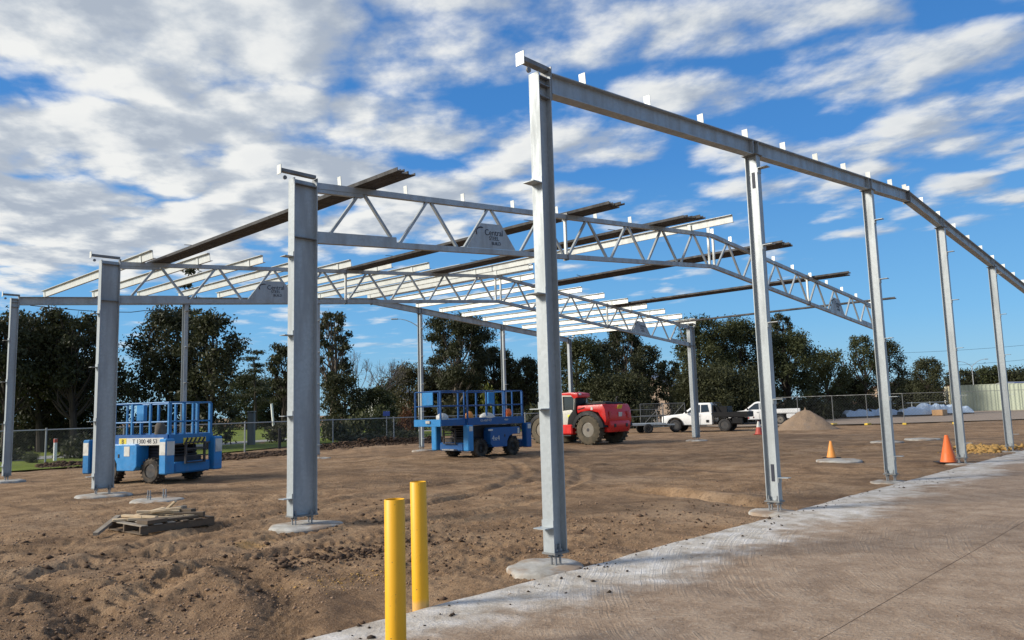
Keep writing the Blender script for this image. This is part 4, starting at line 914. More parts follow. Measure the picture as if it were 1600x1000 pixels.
# ================================================================== UTES  (local x forward)
def ute(label, loc, rz, tray, trim):
    o = thing('utility_truck', label, 'ute', loc, rz, 'parked utes'); W = 0.90
    XF, XR = 1.58, -1.52
    def loft(name, pr, y0, y1, mat, bev, parent=o, taper=None):
        n = len(pr); m = MB()
        f = taper or (lambda z: 0.0)
        m.add([(a, y-math.copysign(f(b), y), b) for y in (y0, y1) for a, b in pr], [tuple(range(n)), tuple(range(2*n-1, n-1, -1))]+[(i, n+i, n+(i+1) % n, (i+1) % n) for i in range(n)])
        return m.build(name, G[mat], parent, bevel=bev, smooth=True)
    arch = [(XF+0.47*math.cos(t), 0.40+0.47*math.sin(t)) for t in np.linspace(rad(6), rad(174), 9)]
    body = loft('body', [(2.42, 0.52), (2.45, 0.78), (2.38, 1.02), (1.20, 1.14), (0.95, 1.16), (-0.72, 1.16), (-0.76, 1.00), (-0.76, 0.44), (XF-0.62, 0.44)]+arch[::-1], -W, W, 'white_paint', 0.045, taper=lambda z: max(0, 0.50-z)*0.2+max(0, z-0.95)*0.22)
    cab = loft('cab', [(1.12, 1.12), (0.30, 1.74), (0.10, 1.80), (-0.62, 1.80), (-0.72, 1.70), (-0.76, 1.12)], -W+0.06, W-0.06, 'white_paint', 0.05, taper=lambda z: max(0, z-1.12)*0.24)
    tp = lambda z: max(0, z-1.12)*0.24
    for sy in (-1, 1):
        def pane(pr, nm='side_window'):
            n = len(pr); m = MB(); m.add([(a, sy*(W-0.06-tp(b)+e_), b) for e_ in (-0.01, 0.008) for a, b in pr], [tuple(range(n)), tuple(range(2*n-1, n-1, -1))]+[(i, n+i, n+(i+1) % n, (i+1) % n) for i in range(n)]); m.build(nm, G['glass'], cab)
        pane([(0.84, 1.20), (0.26, 1.64), (-0.02, 1.68), (-0.02, 1.20)]); pane([(-0.08, 1.20), (-0.08, 1.68), (-0.50, 1.68), (-0.60, 1.24)])
        m = MB(); m.box((0.82, sy*(W+0.09), 1.24), (0.10, 0.20, 0.17), ch=0.03); m.build('mirror', G['black'], o)
        m = MB(); m.box((-0.02, sy*(W+0.004), 0.80), (0.010, 0.010, 0.66)); m.build('door_gap', G['black'], body)
        m = MB(); m.box((0.10, sy*(W+0.006), 1.00), (0.14, 0.03, 0.03), ch=0.006); m.build('door_handle', G[trim], body)
        m = MB(); m.box((-0.48, sy*(W+0.004), 0.66), (0.17, 0.010, 0.16)); m.build('door_badge', G['black'], body)
        m = MB(); m.box((0.30, sy*(W+0.02), 0.42), (1.5, 0.12, 0.06), ch=0.015); m.build('side_step', G['black'], o)
        m = MB(); m.box((2.36, sy*0.66, 0.90), (0.16, 0.34, 0.16), ch=0.03); m.build('headlamp', G['lamp_clear'], body)
        for x in (XF, XR): wheel(o, (x, sy*0.80, 0.40), 0.40, 0.27, 0.60, 'rubber_clean', 'rim_dark' if trim == 'black' else 'rim_grey', 0, sy, 28)
        m = MB(); n = 12; vs_ = []
        for k in range(n+1):
            t = rad(4)+rad(172)*k/n
            for (rr_, yy) in ((0.47, W-0.10), (0.47, W+0.035), (0.54, W+0.035), (0.54, W-0.04)): vs_.append((XF+rr_*math.cos(t), sy*yy, 0.40+rr_*math.sin(t)))
        m.add(vs_, [(4*k+j, 4*k+(j+1) % 4, 4*k+4+(j+1) % 4, 4*k+4+j) for k in range(n) for j in range(4)]+[(0, 1, 2, 3), (4*n+3, 4*n+2, 4*n+1, 4*n)]); m.build('wheel_arch', G['black'], o)
    m = MB(); n_ = nrm((0.60, 0, 0.80)); m.add([(1.07, -0.74, 1.165), (1.07, 0.74, 1.165), (0.335, 0.60, 1.72), (0.335, -0.60, 1.72)], [(0, 1, 2, 3)]); ws = m.build('windscreen', G['glass'], cab); ws.location = (0.012, 0, 0.014)
    m = MB(); m.box((-0.735, 0, 1.46), (0.06, 1.10, 0.36), ch=0.02); m.build('rear_window', G['glass'], cab)
    m = MB(); m.box((2.52, 0, 0.52), (0.20, 1.80, 0.24), ch=0.05); bb = m.build('front_bumper', G['black'], o)
    if tray == 'black_bar':
        m = MB()
        for sy in (-1, 1): m.tube([(2.58, sy*0.60, 0.5), (2.60, sy*0.58, 1.05)], 0.035, 8)
        m.tube([(2.60, -0.58, 1.05), (2.60, 0.58, 1.05)], 0.035, 8); m.build('bull_bar', G['black'], o, smooth=True)
    m = MB(); m.box((-0.3, 0, 0.52), (4.2, 0.80, 0.16), ch=0.02); m.build('chassis', G['dark_steel'], o)
    # tray back
    tm = 'black' if tray == 'black_bar' else 'white_paint'
    x0, x1 = -2.95, -0.90
    m = MB(); m.box(((x0+x1)/2, 0, 0.90), (x1-x0, 1.84, 0.07), ch=0.01); td = m.build('tray', G[tm], o)
    for sy in (-1, 1):
        m = MB(); m.box(((x0+x1)/2, sy*0.925, 1.06), (x1-x0, 0.035, 0.28), ch=0.006); m.build('drop_side', G[tm], td)
        m = MB(); m.box((-2.30, sy*0.80, 0.66), (0.62, 0.26, 0.34), ch=0.02); m.build('tool_box', G[tm], td)
        m = MB(); n = 10; vs_ = []
        for k in range(n+1):
            t = rad(10)+rad(160)*k/n
            for (rr_, yy) in ((0.46, 0.64), (0.46, 0.95), (0.50, 0.95), (0.50, 0.64)): vs_.append((XR+rr_*math.cos(t), sy*yy, 0.40+rr_*math.sin(t)*0.95))
        m.add(vs_, [(4*k+j, 4*k+(j+1) % 4, 4*k+4+(j+1) % 4, 4*k+4+j) for k in range(n) for j in range(4)]+[(0, 1, 2, 3), (4*n+3, 4*n+2, 4*n+1, 4*n)]); m.build('mudguard', G['black'], o)
        m = MB(); m.box((x0-0.03, sy*0.78, 0.80), (0.05, 0.22, 0.10), ch=0.01); m.build('tail_lamp', G['lamp_red'], o)
    m = MB(); m.box((x0+0.02, 0, 1.06), (0.035, 1.80, 0.28), ch=0.006); m.build('tail_gate', G[tm], td)
    hb = bpy.data.objects.new('headboard', None); COL.objects.link(hb); hb.parent = o
    for yy in (-0.86, -0.3, 0.3, 0.86):
        m = MB(); m.bar((x1+0.03, yy, 0.94), (x1+0.03, yy, 1.83), 0.05, 0.05, (1, 0, 0)); m.build('upright', G['black'], hb)
    for z in (1.30, 1.80):
        m = MB(); m.bar((x1+0.025, -0.90, z), (x1+0.025, 0.90, z), 0.045, 0.05); m.build('cross_bar', G['black'], hb)
    if tray == 'black_bar':
        for sy in (-1, 1):
            m = MB(); m.bar((x1-0.45, sy*0.86, 0.95), (x1+0.0, sy*0.86, 1.80), 0.04, 0.04, (0, 1, 0)); m.build('brace', G['black'], hb)
        m = MB(); m.box((-1.35, 0, 1.25), (0.72, 1.5, 0.60), ch=0.03); m.build('canopy_box', G['black'], o)
    return o
ute('white ute with black tray, parked behind the right column of the farther truss', (37.9, 20.0, 0), rad(106), 'black_bar', 'black')
q = at(1186, 60); ute('farther white ute with white tray, parked behind the gravel mound', (q[0], q[1], 0), rad(112), 'white', 'rim_grey')
# ================================================================== MOUND, FENCES, FAR YARD
def heap(name, cx, cy, rx, ry, h, mat, label, cat, seed, n=56, rings=26, rough=0.10):
    vs_ = [(0, 0, h)]; fs = []
    for i in range(1, rings+1):
        t = i/rings
        for k in range(n):
            a = 2*math.pi*k/n; w_ = 1+0.16*float(fbm(np.array(math.cos(a)*1.3+seed), np.array(math.sin(a)*1.3), 3))
            x, y = rx*t*w_*math.cos(a), ry*t*w_*math.sin(a)
            z = h*max(0, (1-t)**1.12)*(1-0.12*math.exp(-(t/0.12)**2)); z += rough*h*float(fbm(np.array(x*2.2+seed), np.array(y*2.2), 4))*math.sin(math.pi*min(1, t*1.02))
            vs_.append((x, y, z if i < rings else -0.15))
    fs += [(0, 1+k, 1+(k+1) % n) for k in range(n)]
    for i in range(rings-1):
        o_ = 1+i*n; fs += [(o_+k, o_+n+k, o_+n+(k+1) % n, o_+(k+1) % n) for k in range(n)]
    m = MB(); m.add(vs_, fs); o = m.build(name, G[mat], smooth='all', loc=(cx, cy, 0)); return tag(o, label, cat)
q = at(1257, 47.5); heap('gravel_mound', q[0], q[1], 2.05, 1.9, 1.38, 'gravel', 'pinkish gravel mound heaped in front of the far white ute', 'gravel mound', 3)
q = at(1545, 24.5); heap('sand_heap', q[0]+0.4, q[1]+0.2, 1.7, 0.7, 0.12, 'yellow_clay', 'spread of yellow sand around the foot of the fifth gable column', 'sand', 9, 40, 16, 0.5)


def fence_line(name, label, pts, h, post_every, post_r, mats, group=None, mesh=0.11, toprail=True, feet=False, post_extra=0.08):
    o = thing(name, label, 'fence', (pts[0][0], pts[0][1], 0), 0, group); O = np.array([pts[0][0], pts[0][1], 0])
    wires = MB(); k0 = 0
    for a, b in zip(pts, pts[1:]):
        a = np.array([a[0], a[1], 0.0])-O; b = np.array([b[0], b[1], 0.0])-O; L = np.linalg.norm(b-a); u = (b-a)/L; n = max(1, round(L/post_every))
        for k in range(n if b is not None else n):
            p = a+u*(L*k/n); m = MB(); m.tube([p+np.array([0, 0, -0.1]), p+np.array([0, 0, h+post_extra])], post_r, 8)
            m.build('post', G[mats[0]], o, smooth=True)
            if feet:
                m = MB(); m.box((p[0], p[1], 0.07), (0.62, 0.24, 0.14), rz=math.atan2(u[1], u[0])+math.pi/2, ch=0.03); m.build('block_foot', G['foot_yellow'], o)
            if toprail:
                p2 = a+u*(L*(k+1)/n); m = MB(); m.tube([p+np.array([0, 0, h]), p2+np.array([0, 0, h])], post_r*0.72, 6); m.build('top_rail', G[mats[0]], o)
        s_ = mesh; nw = int((L+h)/s_)
        for k in range(-int(h/s_), int(L/s_)):
            for d_ in (1, -1):
                x0 = k*s_; x1 = x0+h
                if d_ < 0: za, zb = h-0.02, 0.04
                else: za, zb = 0.04, h-0.02
                ta = max(0, -x0)/h; tb = 1-max(0, x1-L)/h
                if tb <= ta: continue
                pa = a+u*(x0+h*ta)+np.array([0, 0, za+(zb-za)*ta]); pb = a+u*(x0+h*tb)+np.array([0, 0, za+(zb-za)*tb])
                wires.tube([pa, pb], 0.0022, 3, False)
    w_ = link('chain_mesh', wires.mesh('chain_mesh', fix=False), G[mats[1]], o); w_['kind'] = 'stuff'
    return o
def P2(pxx, d): q = at(pxx, d); return (q[0], q[1])
fence_line('boundary_fence', 'long chain wire boundary fence with grey posts in front of the left trees', [P2(-60, 29.5), P2(73, 31.5), P2(300, 36.0), P2(520, 43.5), P2(615, 46.0), P2(820, 52.0), P2(985, 55.0)], 1.42, 3.0, 0.035, ('post_grey', 'mesh_wire'))
fence_line('boundary_fence', 'chain wire fence with pale posts behind the utes and gravel mound', [P2(1120, 78.0), P2(1300, 76.0), P2(1480, 84.0)], 1.25, 3.2, 0.045, ('galv_bright', 'mesh_wire'), mesh=0.16)
fence_line('temporary_fence', 'temporary mesh fence on yellow block feet across the far right of the site', [P2(1195, 58.0), P2(1300, 54.0), P2(1410, 50.5), P2(1570, 48.0), P2(1700, 45.0)], 2.05, 2.4, 0.020, ('galv_dull', 'mesh_wire'), mesh=0.20, feet=True, post_extra=0.02)

# corrugated sheet fence, far right
cf_ = thing('corrugated_fence', 'pale green corrugated steel fence at the far right, cream return panel at its left end', 'fence', (*P2(1486, 92), 0)); o0 = np.array([*P2(1486, 92), 0]); o1 = np.array([*P2(1690, 84), 0])
u = nrm(o1-o0); nn = np.array([-u[1], u[0], 0]); L = np.linalg.norm(o1-o0); pw = 2.35; Hf = 3.05
pm = MB(); K = 22; pr_ = []
for k in range(K+1): pr_.append((k*pw*0.985/K, 0.03*(1 if (k % 4) in (1, 2) else -1)))
pm.add([u*a+nn*b+np.array([0, 0, z]) for z in (0.0, Hf) for a, b in pr_], [(k, k+1, K+2+k, K+1+k) for k in range(K)])
pmesh = pm.mesh('sheet_panel')
for k in range(int(L/pw)):
    p_ = link('sheet_panel', pmesh if k == 0 else pmesh, G['fence_green'], cf_, loc=tuple(u*pw*k))
    m = MB(); m.box(tuple(u*(pw*k-0.02)+np.array([0, 0, Hf/2])), (0.07, 0.07, Hf+0.04)); m.build('post', G['fence_green'], cf_)
m = MB(); m.bar(np.array([0, 0, Hf+0.03]), u*pw*int(L/pw)+np.array([0, 0, Hf+0.03]), 0.07, 0.06); m.build('capping', G['fence_green'], cf_)
q0 = np.array([*P2(1477, 98.5), 0])-o0; u2 = nrm(q0); m = MB(); m.bar(np.array([0, 0, Hf/2])-u2*-0.06, q0+np.array([0, 0, Hf/2]), 0.06, Hf); m.build('return_panel', G['fence_cream'], cf_)
# dark paling fence behind the wire, far right
pf = thing('paling_fence', 'dark timber paling fence behind the wrapped stacks at far right', 'fence', (*P2(1340, 96), 0)); o0 = np.array([*P2(1340, 96), 0]); o1 = np.array([*P2(1477, 100), 0]); u = nrm(o1-o0); L = np.linalg.norm(o1-o0)
pm = MB(); pm.box((0, 0, 1.0), (0.135, 0.02, 2.0)); pmesh = pm.mesh('paling'); rz_ = math.atan2(u[1], u[0])
for k in range(int(L/0.15)):
    p_ = link('paling', pmesh, G['timber_fence'], pf, loc=tuple(u*0.15*k)); p_.rotation_euler = (0, 0, rz_); p_.scale = (1, 1, 0.97+0.05*((k*37) % 7)/7)
# wrapped stacks
rs = random.Random(5)
for i, (pxx, d, L_, h, lab) in enumerate([(1338, 72, 2.6, 0.75, 'plastic wrapped stack nearest the gravel mound, low and pale'), (1375, 74, 3.2, 0.80, 'long plastic wrapped stack behind the third gable column'), (1425, 72, 2.6, 0.85, 'plastic wrapped stack, middle of the far right row'), (1448, 73, 2.4, 1.15, 'tallest plastic wrapped stack in the far right row'), (1475, 75, 2.0, 0.95, 'plastic wrapped stack at the right end of the row beside the cream panel'), (1500, 76, 1.8, 0.75, 'small wrapped stack behind the fourth gable column')]):
    q = at(pxx, d); o = thing('wrapped_stack', lab, 'stack', (q[0], q[1], 0.07), rad(-46+rs.uniform(-8, 8)), 'wrapped material stacks')
    m = MB(); n = 6; m.box((0, 0, 0.06), (L_, 1.1, 0.12), ch=0.01); m.build('skid', G['wood_dark'], o)
    m = MB(); vs_ = []; nx, ny = 14, 8
    for a in range(nx+1):
        for b in range(ny+1):
            x = -L_/2+L_*a/nx; t = b/ny; y = -0.6+1.2*t; e = min(1, 5*min(t, 1-t))*min(1, 6*min(a/nx, 1-a/nx)+0.15)
            vs_.append((x*(1+0.02*rs.uniform(-1, 1)), y, 0.13+(h-0.13)*(e**0.4)*(0.80+0.16*rs.random()+0.12*math.sin(a*0.9+i))))
    m.add(vs_, [(a*(ny+1)+b, (a+1)*(ny+1)+b, (a+1)*(ny+1)+b+1, a*(ny+1)+b+1) for a in range(nx) for b in range(ny)]); m.build('plastic_wrap', G['wrap'], o)
q = at(1466, 71.0); m = MB(); m.box((0, 0, 0.28), (1.5, 0.9, 0.52), ch=0.02); tag(m.build('cardboard_carton', G['carton'], loc=(q[0], q[1], 0.08)), 'tan cardboard carton in front of the wrapped stacks at far right', 'carton')
# low steel trailer frame behind the telehandler
q = at(1003, 49.0); o = thing('steel_trailer', 'low pale steel trailer deck with uprights, right behind the telehandler', 'trailer', (q[0], q[1], 0), rad(-40))
m = MB(); m.box((0, 0, 0.55), (2.6, 1.5, 0.14), ch=0.02); m.build('deck', G['galv'], o)
for sx in (-1, 1):
    for sy in (-1, 1):
        m = MB(); m.bar((sx*1.15, sy*0.68, 0.62), (sx*1.15, sy*0.68, 1.5), 0.045, 0.045, (1, 0, 0)); m.build('upright', G['galv_dull'], o)
for sy in (-1, 1):
    wheel(o, (0.1, sy*0.86, 0.30), 0.30, 0.18, 0.55, 'rubber_clean', 'rim_grey', 0, sy, 20)
    for z in (1.05, 1.48):
        m = MB(); m.bar((-1.15, sy*0.68, z), (1.15, sy*0.68, z), 0.03, 0.03); m.build('rail', G['galv_dull'], o)
m = MB(); m.bar((1.3, 0, 0.52), (2.3, 0, 0.48), 0.08, 0.10); m.build('drawbar', G['galv'], o)
# site gates behind it
for i, (pxx, d, lab) in enumerate([(1018, 57, 'left mesh site gate between the trailer and the white ute'), (1052, 57.5, 'right mesh site gate just left of the white ute bonnet')]):
    q = at(pxx, d); o = thing('mesh_gate', lab, 'gate', (q[0], q[1], 0), rad(-44), 'mesh gates behind the telehandler')
    for (a, b) in (((-0.85, 0.15), (-0.85, 1.85)), ((0.85, 0.15), (0.85, 1.85)), ((-0.85, 0.15), (0.85, 0.15)), ((-0.85, 1.85), (0.85, 1.85)), ((-0.85, 1.0), (0.85, 1.0)), ((-0.85, 0.15), (0.85, 1.85))):
        m = MB(); m.tube([(a[0], 0, a[1]), (b[0], 0, b[1])], 0.02, 6); m.build('frame_tube', G['galv_dull'], o)
    m = MB()
    for k in range(16): m.tube([(-0.84+0.112*k, 0, 0.15), (-0.84+0.112*k, 0, 1.85)], 0.004, 3, False)
    for k in range(12): m.tube([(-0.84, 0, 0.2+0.14*k), (0.84, 0, 0.2+0.14*k)], 0.004, 3, False)
    w_ = m.build('wire_mesh', G['mesh_wire'], o); w_['kind'] = 'stuff'
# posts along the left verge
def vpost(pxx, d, h, w_, mat, label, lean=0.0, name='marker_post', band=None):
    q = at(pxx, d); o = thing(name, label, 'post', (q[0], q[1], 0)); o.rotation_euler = (0, lean, 0)
    m = MB(); m.box((0, 0, h/2), (w_, w_, h), ch=w_*0.12); m.build('shaft', G[mat], o)
    m = MB(); m.box((0, 0, h-0.09 if band else h+0.008), (w_*1.08, w_*1.08, 0.16 if band else 0.02)); m.build('band' if band else 'cap', G[band or mat], o)
vpost(428, 95, 3.3, 0.22, 'white_paint', 'white leaning post in the grass left of the nearer truss column', rad(-6))
vpost(437, 41, 1.05, 0.13, 'black', 'short black bollard post at the verge left of the nearer truss column', 0, 'verge_bollard')
vpost(88, 34, 1.0, 0.12, 'white_paint', 'white marker post with red top behind the far left fence', 0, 'marker_post', 'red_dull')
q = at(393, 47); o = thing('service_cabinet', 'tall grey service cabinet on the verge right of the pale blue lift', 'cabinet', (q[0], q[1], 0), rad(-40)); m = MB(); m.box((0, 0, 1.0), (0.40, 0.40, 2.0), ch=0.02); m.build('housing', G['galv_dull'], o); m = MB(); m.box((0, -0.228, 1.05), (0.34, 0.06, 1.7)); m.build('door', G['galv_dull'], o); m = MB(); m.box((0, 0, 2.03), (0.46, 0.50, 0.05), ch=0.01); m.build('lid', G['post_grey'], o)

# ================================================================== HOUSES, LIGHTS, WIRES
def house(pxx, d, rz, L_, Wd_, h, rh, wm, rm, label):
    q = at(pxx, d); o = thing('house', label, 'house', (q[0], q[1], 0), rz)
    m = MB(); m.add([(x, y, z) for x in (-L_/2, L_/2) for (y, z) in ((-Wd_/2, 0), (Wd_/2, 0), (Wd_/2, h), (0, h+rh), (-Wd_/2, h))], [(0, 1, 2, 3, 4), (9, 8, 7, 6, 5), (0, 5, 6, 1), (1, 6, 7, 2), (4, 3, 8, 9), (3, 2, 7, 8), (0, 4, 9, 5)]); m.build('wall', G[wm], o)
    for sy in (-1, 1):
        m = MB(); m.add([(x, sy*y, z+e) for e in (0.03, 0.12) for (x, y, z) in ((-L_/2-0.4, Wd_/2+0.5, h-rh*1.0/Wd_), (L_/2+0.4, Wd_/2+0.5, h-rh*1.0/Wd_), (L_/2+0.4, 0, h+rh), (-L_/2-0.4, 0, h+rh))], [(0, 1, 2, 3), (7, 6, 5, 4), (0, 4, 5, 1), (1, 5, 6, 2), (2, 6, 7, 3), (3, 7, 4, 0)]); m.build('roof', G[rm], o)
        for k in (-1, 1):
            m = MB(); m.box((k*L_*0.25, sy*(Wd_/2+0.01), h*0.55), (1.4, 0.06, 1.1)); w_ = m.build('window', G['glass'], o); m = MB(); m.box((k*L_*0.25, sy*(Wd_/2+0.03), h*0.55-0.60), (1.6, 0.12, 0.08)); m.build('sill', G['white_paint'], w_)
house(612, 92, rad(35), 9, 7, 2.9, 1.9, 'house_white', 'roof_grey', 'white gabled house glimpsed through the shrubs left of the dark blue lift')
house(1012, 105, rad(20), 9, 8, 4.2, 2.0, 'brick_far', 'roof_grey', 'cream two storey house glimpsed between the trees behind the telehandler')
house(1512, 150, rad(-30), 8, 7, 2.9, 1.0, 'house_white', 'roof_tile', 'low house behind the green corrugated fence at far right')
house(1604, 140, rad(-30), 10, 8, 3.2, 0.9, 'house_white', 'roof_grey', 'white shed roof beyond the corrugated fence at the right edge')
house(1412, 118, rad(-20), 8, 7, 2.8, 1.3, 'brick_far', 'roof_tile', 'red tiled house half hidden under the trees right of the third gable column')
def street_light(pxx, d, ytop, arms, label):
    q = at(pxx, d); h = hgt(pxx, ytop, d); o = thing('street_light', label, 'street light', (q[0], q[1], 0), 0)
    m = MB(); m.tube([(0, 0, 0), (0, 0, h-0.6)], [0.09, 0.06], 8); m.build('pole', G['post_grey'], o, smooth=True)
    for (rx_, up_) in arms:      # arm across the view
        e = np.array([Rt[0], Rt[1], 0])*rx_; pts = [np.array([0, 0, h-0.7])+e*t+np.array([0, 0, up_*(1-(1-t)**2)]) for t in (0, 0.15, 0.35, 0.6, 0.85, 1)]
        m = MB(); m.tube(pts, [0.05, 0.045, 0.04, 0.035, 0.03, 0.03], 6); am = m.build('arm', G['post_grey'], o, smooth=True)
        m = MB(); a = math.atan2(e[1], e[0]); m.box(tuple(pts[-1]+nrm(e)*0.25), (0.62, 0.22, 0.11), rz=a, ch=0.03); m.build('lamp_head', G['post_grey'], am)
street_light(655, 70, 497, [(-1.9, 0.75)], 'street light with a curved arm behind the rear gable, left of the tall gum tree')
street_light(1523, 130, 566, [(-2.0, 0.9), (2.3, 1.2)], 'twin arm street light above the corrugated fence at far right')
street_light(1322, 120, 560, [(-2.6, 0.6)], 'street light behind the trees between the second and third gable columns')
wa = [((1230, 552, 120), (1800, 516, 120)), ((1290, 575, 125), (1800, 536, 125)), ((1400, 582, 128), (1800, 560, 128))]
for i, (a, b) in enumerate(wa):
    pa = at(a[0], a[2])+np.array([0, 0, hgt(*a)]); pb = at(b[0], b[2])+np.array([0, 0, hgt(*b)]); m = MB()
    m.tube([pa+(pb-pa)*t-np.array([0, 0, 1.2*4*t*(1-t)]) for t in np.linspace(0, 1, 17)], 0.022, 4); tag(m.build('overhead_wire', G['wire']), '%s overhead wire crossing the sky at far right' % ['highest', 'middle', 'lowest'][i], 'wire')
q = at(1597, 96); o = thing('blue_sign', 'blue sign panel at the right edge above the corrugated fence', 'sign', (q[0], q[1], 0), rad(-45)); m = MB(); m.box((0, 0, 2.6), (1.6, 0.06, 1.5), ch=0.01); m.build('panel', G['sign_blue'], o); m = MB(); m.tube([(0, 0.06, 0), (0, 0.06, 3.3)], 0.05, 8); m.build('pole', G['post_grey'], o)
q = at(604, 48); o = thing('blue_sign', 'small dark blue sign on the boundary fence left of the dark blue lift', 'sign', (q[0], q[1], 0), rad(-46)); m = MB(); m.box((0, -0.05, 1.68), (0.42, 0.02, 0.30), ch=0.004); m.build('panel', G['sign_blue'], o); m = MB(); m.tube([(0, 0, 0), (0, 0, 1.85)], 0.025, 8); m.build('pole', G['post_grey'], o)

# ================================================================== TREES
LEAFN = [0]
def leaves(clumps, dens_, size, rs, droop=0.4):
    """small pointed leaf faces spread through a list of clump ellipsoids"""
    C_ = []; 
    for (cx, cy, cz, rx, ry, rz_) in clumps:
        n = int(dens_*(rx*ry+rx*rz_+ry*rz_)*4.2)
        d = rs.normal(size=(n, 3)); d /= np.linalg.norm(d, axis=1)[:, None]; r = rs.rand(n)**0.45*(1+0.26*rs.normal(size=n))
        C_.append(np.stack([cx+d[:, 0]*r*rx, cy+d[:, 1]*r*ry, cz+d[:, 2]*r*rz_], 1))
    P_ = np.vstack(C_); n = len(P_); LEAFN[0] += n
    a = rs.normal(size=(n, 3)); a[:, 2] -= droop; a /= np.linalg.norm(a, axis=1)[:, None]
    b = rs.normal(size=(n, 3)); b -= a*(a*b).sum(1)[:, None]; b /= np.linalg.norm(b, axis=1)[:, None]
    s_ = size*(0.6+0.8*rs.rand(n))[:, None]
    v = np.stack([P_-a*s_*0.5, P_+b*s_*0.22, P_+a*s_*0.5, P_-b*s_*0.22], 1).reshape(-1, 3)
    return v, np.arange(4*n).reshape(-1, 4)
def limb(m, p0, p1, r0, r1, rs, bend=0.12, n=5, sides=6):
    p0 = np.array(p0, float); p1 = np.array(p1, float); L_ = np.linalg.norm(p1-p0); off = rs.normal(size=3)*bend*L_; off[2] *= 0.4
    m.tube([p0+(p1-p0)*t+off*math.sin(math.pi*t) for t in np.linspace(0, 1, n)], list(np.linspace(r0, r1, n)), sides)
def tree(name, pxx, d, ytop, wpx, label, leaf='leaf_dark', style='dense', seed=1, low=0.12, size=0.22, dens_=26, extra=None, group='trees behind the site', bark='bark_dark', lean=0.0):
    rs = np.random.RandomState(seed); q = at(pxx, d); H = hgt(pxx, ytop, d); Wm = wpx*d/FPX
    o = thing(name, label, 'tree', (q[0], q[1], 0), 0, group)
    r0 = 0.05+0.022*H; cl = []; m = MB(); top = np.array([lean*H, 0, H*0.86])
    if style == 'gum':          # open crown of separate leaf clumps on long limbs
        nC = 36
        for k in range(nC):
            t = 0.34+0.64*((k+0.5)/nC)**0.7; a = k*2.4+rs.rand(); rad_ = Wm*0.5*math.sqrt(max(0.08, 1-((t-0.66)/0.42)**2))*(0.55+0.45*rs.rand())
            c = np.array([lean*H*t+math.cos(a)*rad_*0.86, math.sin(a)*rad_*0.86, H*t*0.97]); r = Wm*0.115*(0.6+0.8*rs.rand())
            cl.append((c[0], c[1], c[2], r*1.2, r*1.2, r*0.78))
            f = max(0.25, t-0.30); limb(m, (lean*H*f, 0, H*f*0.9), c, r0*0.42*(1-0.5*t), 0.018, rs)
            for j in range(2):
                e = c+rs.normal(size=3)*r*0.7; limb(m, c*0.6+np.array([lean*H*f, 0, H*f*0.9])*0.4, e, 0.03, 0.008, rs, 0.1, 4, 4)
    elif style == 'pine':       # flat layered pads
        for k in range(9):
            t = 0.35+0.63*k/8; a = k*2.1+rs.rand(); rad_ = Wm*0.42*(1.15-t)*1.3; c = np.array([math.cos(a)*rad_*0.7, math.sin(a)*rad_*0.7, H*t]); r = Wm*0.20*(1.1-0.5*t)
            cl.append((c[0], c[1], c[2], r*1.4, r*1.4, r*0.42)); limb(m, (0, 0, H*t*0.93), c, r0*0.3, 0.02, rs)
    else:
        nC = 34
        for k in range(nC):
            t = low+(1-low)*((k+0.6)/nC)**0.85; a = k*2.399+rs.rand()*0.8
            env = math.sqrt(max(0.04, 1-((t-0.48)/0.56)**2)); rad_ = Wm*0.5*env*(0.35+0.5*rs.rand()); r = Wm*0.15*(0.6+0.7*rs.rand())
            c = np.array([math.cos(a)*rad_, math.sin(a)*rad_, min(H*t, H-r*0.7)]); cl.append((c[0], c[1], c[2], r*1.1, r*1.1, r*0.92))
            if k % 2 == 0: limb(m, (0, 0, c[2]*0.55), c, r0*0.35, 0.02, rs)
    for e in (extra or []): cl.append(e)
    n = 7; m.tube([np.array([lean*H*t+0.02*H*math.sin(t*4+seed), 0.02*H*math.sin(t*3+seed*2), H*0.88*t]) for t in np.linspace(0, 1, n)], list(np.linspace(r0, r0*0.16, n)), 8)
    m.build('trunk', G[bark], o, smooth=True)
    v, f = leaves(cl, dens_*(0.22/size)**0.5*1.9, size, rs, 0.9 if style == 'gum' else 0.3); link('crown', np_mesh('crown', v, f), G[leaf], o)
    return o
T = tree
# left group, close to the fence
T('gum_tree', 5, 41, 480, 150, 'sparse dark gum tree at the far left edge, behind the rear corner column', style='gum', seed=1, dens_=34)
T('gum_tree', 60, 44, 500, 130, 'sparse dark gum tree just right of the rear corner column', style='gum', seed=21, dens_=30)
T('gum_tree', 112, 42, 478, 130, 'tall open gum tree left of the farther truss column', style='gum', seed=2, dens_=40, low=0.1)
T('dense_tree', 60, 46, 575, 170, 'low dark tree filling under the gums at far left', seed=3, low=0.02)
T('dense_tree', 150, 48, 560, 120, 'low dark tree behind the farther truss column', seed=31, low=0.02)
T('dense_tree', 268, 44, 480, 150, 'broad dark tree behind the pale blue lift, left of its rear gable column', 'leaf_dark', seed=4, low=0.08, dens_=34)
T('dense_tree', 328, 42, 488, 110, 'broad dark tree behind the pale blue lift, right of the rear gable column', 'leaf_dark', seed=5, low=0.06, dens_=34)
T('pine_tree', 290, 46, 415, 80, 'narrow dark tree top rising through the trusses above the pale blue lift', style='pine', seed=6, dens_=40)
T('pine_tree', 398, 98, 548, 72, 'small layered pine standing alone left of the nearer truss column', style='pine', seed=7, dens_=40)
T('dense_tree', 385, 105, 585, 90, 'dark rounded tree behind the small layered pine', 'leaf_mid', seed=8, low=0.0, size=0.34, dens_=12)
T('dense_tree', 440, 110, 590, 100, 'dark low tree behind the white leaning post', seed=9, low=0.0, size=0.34, dens_=12)
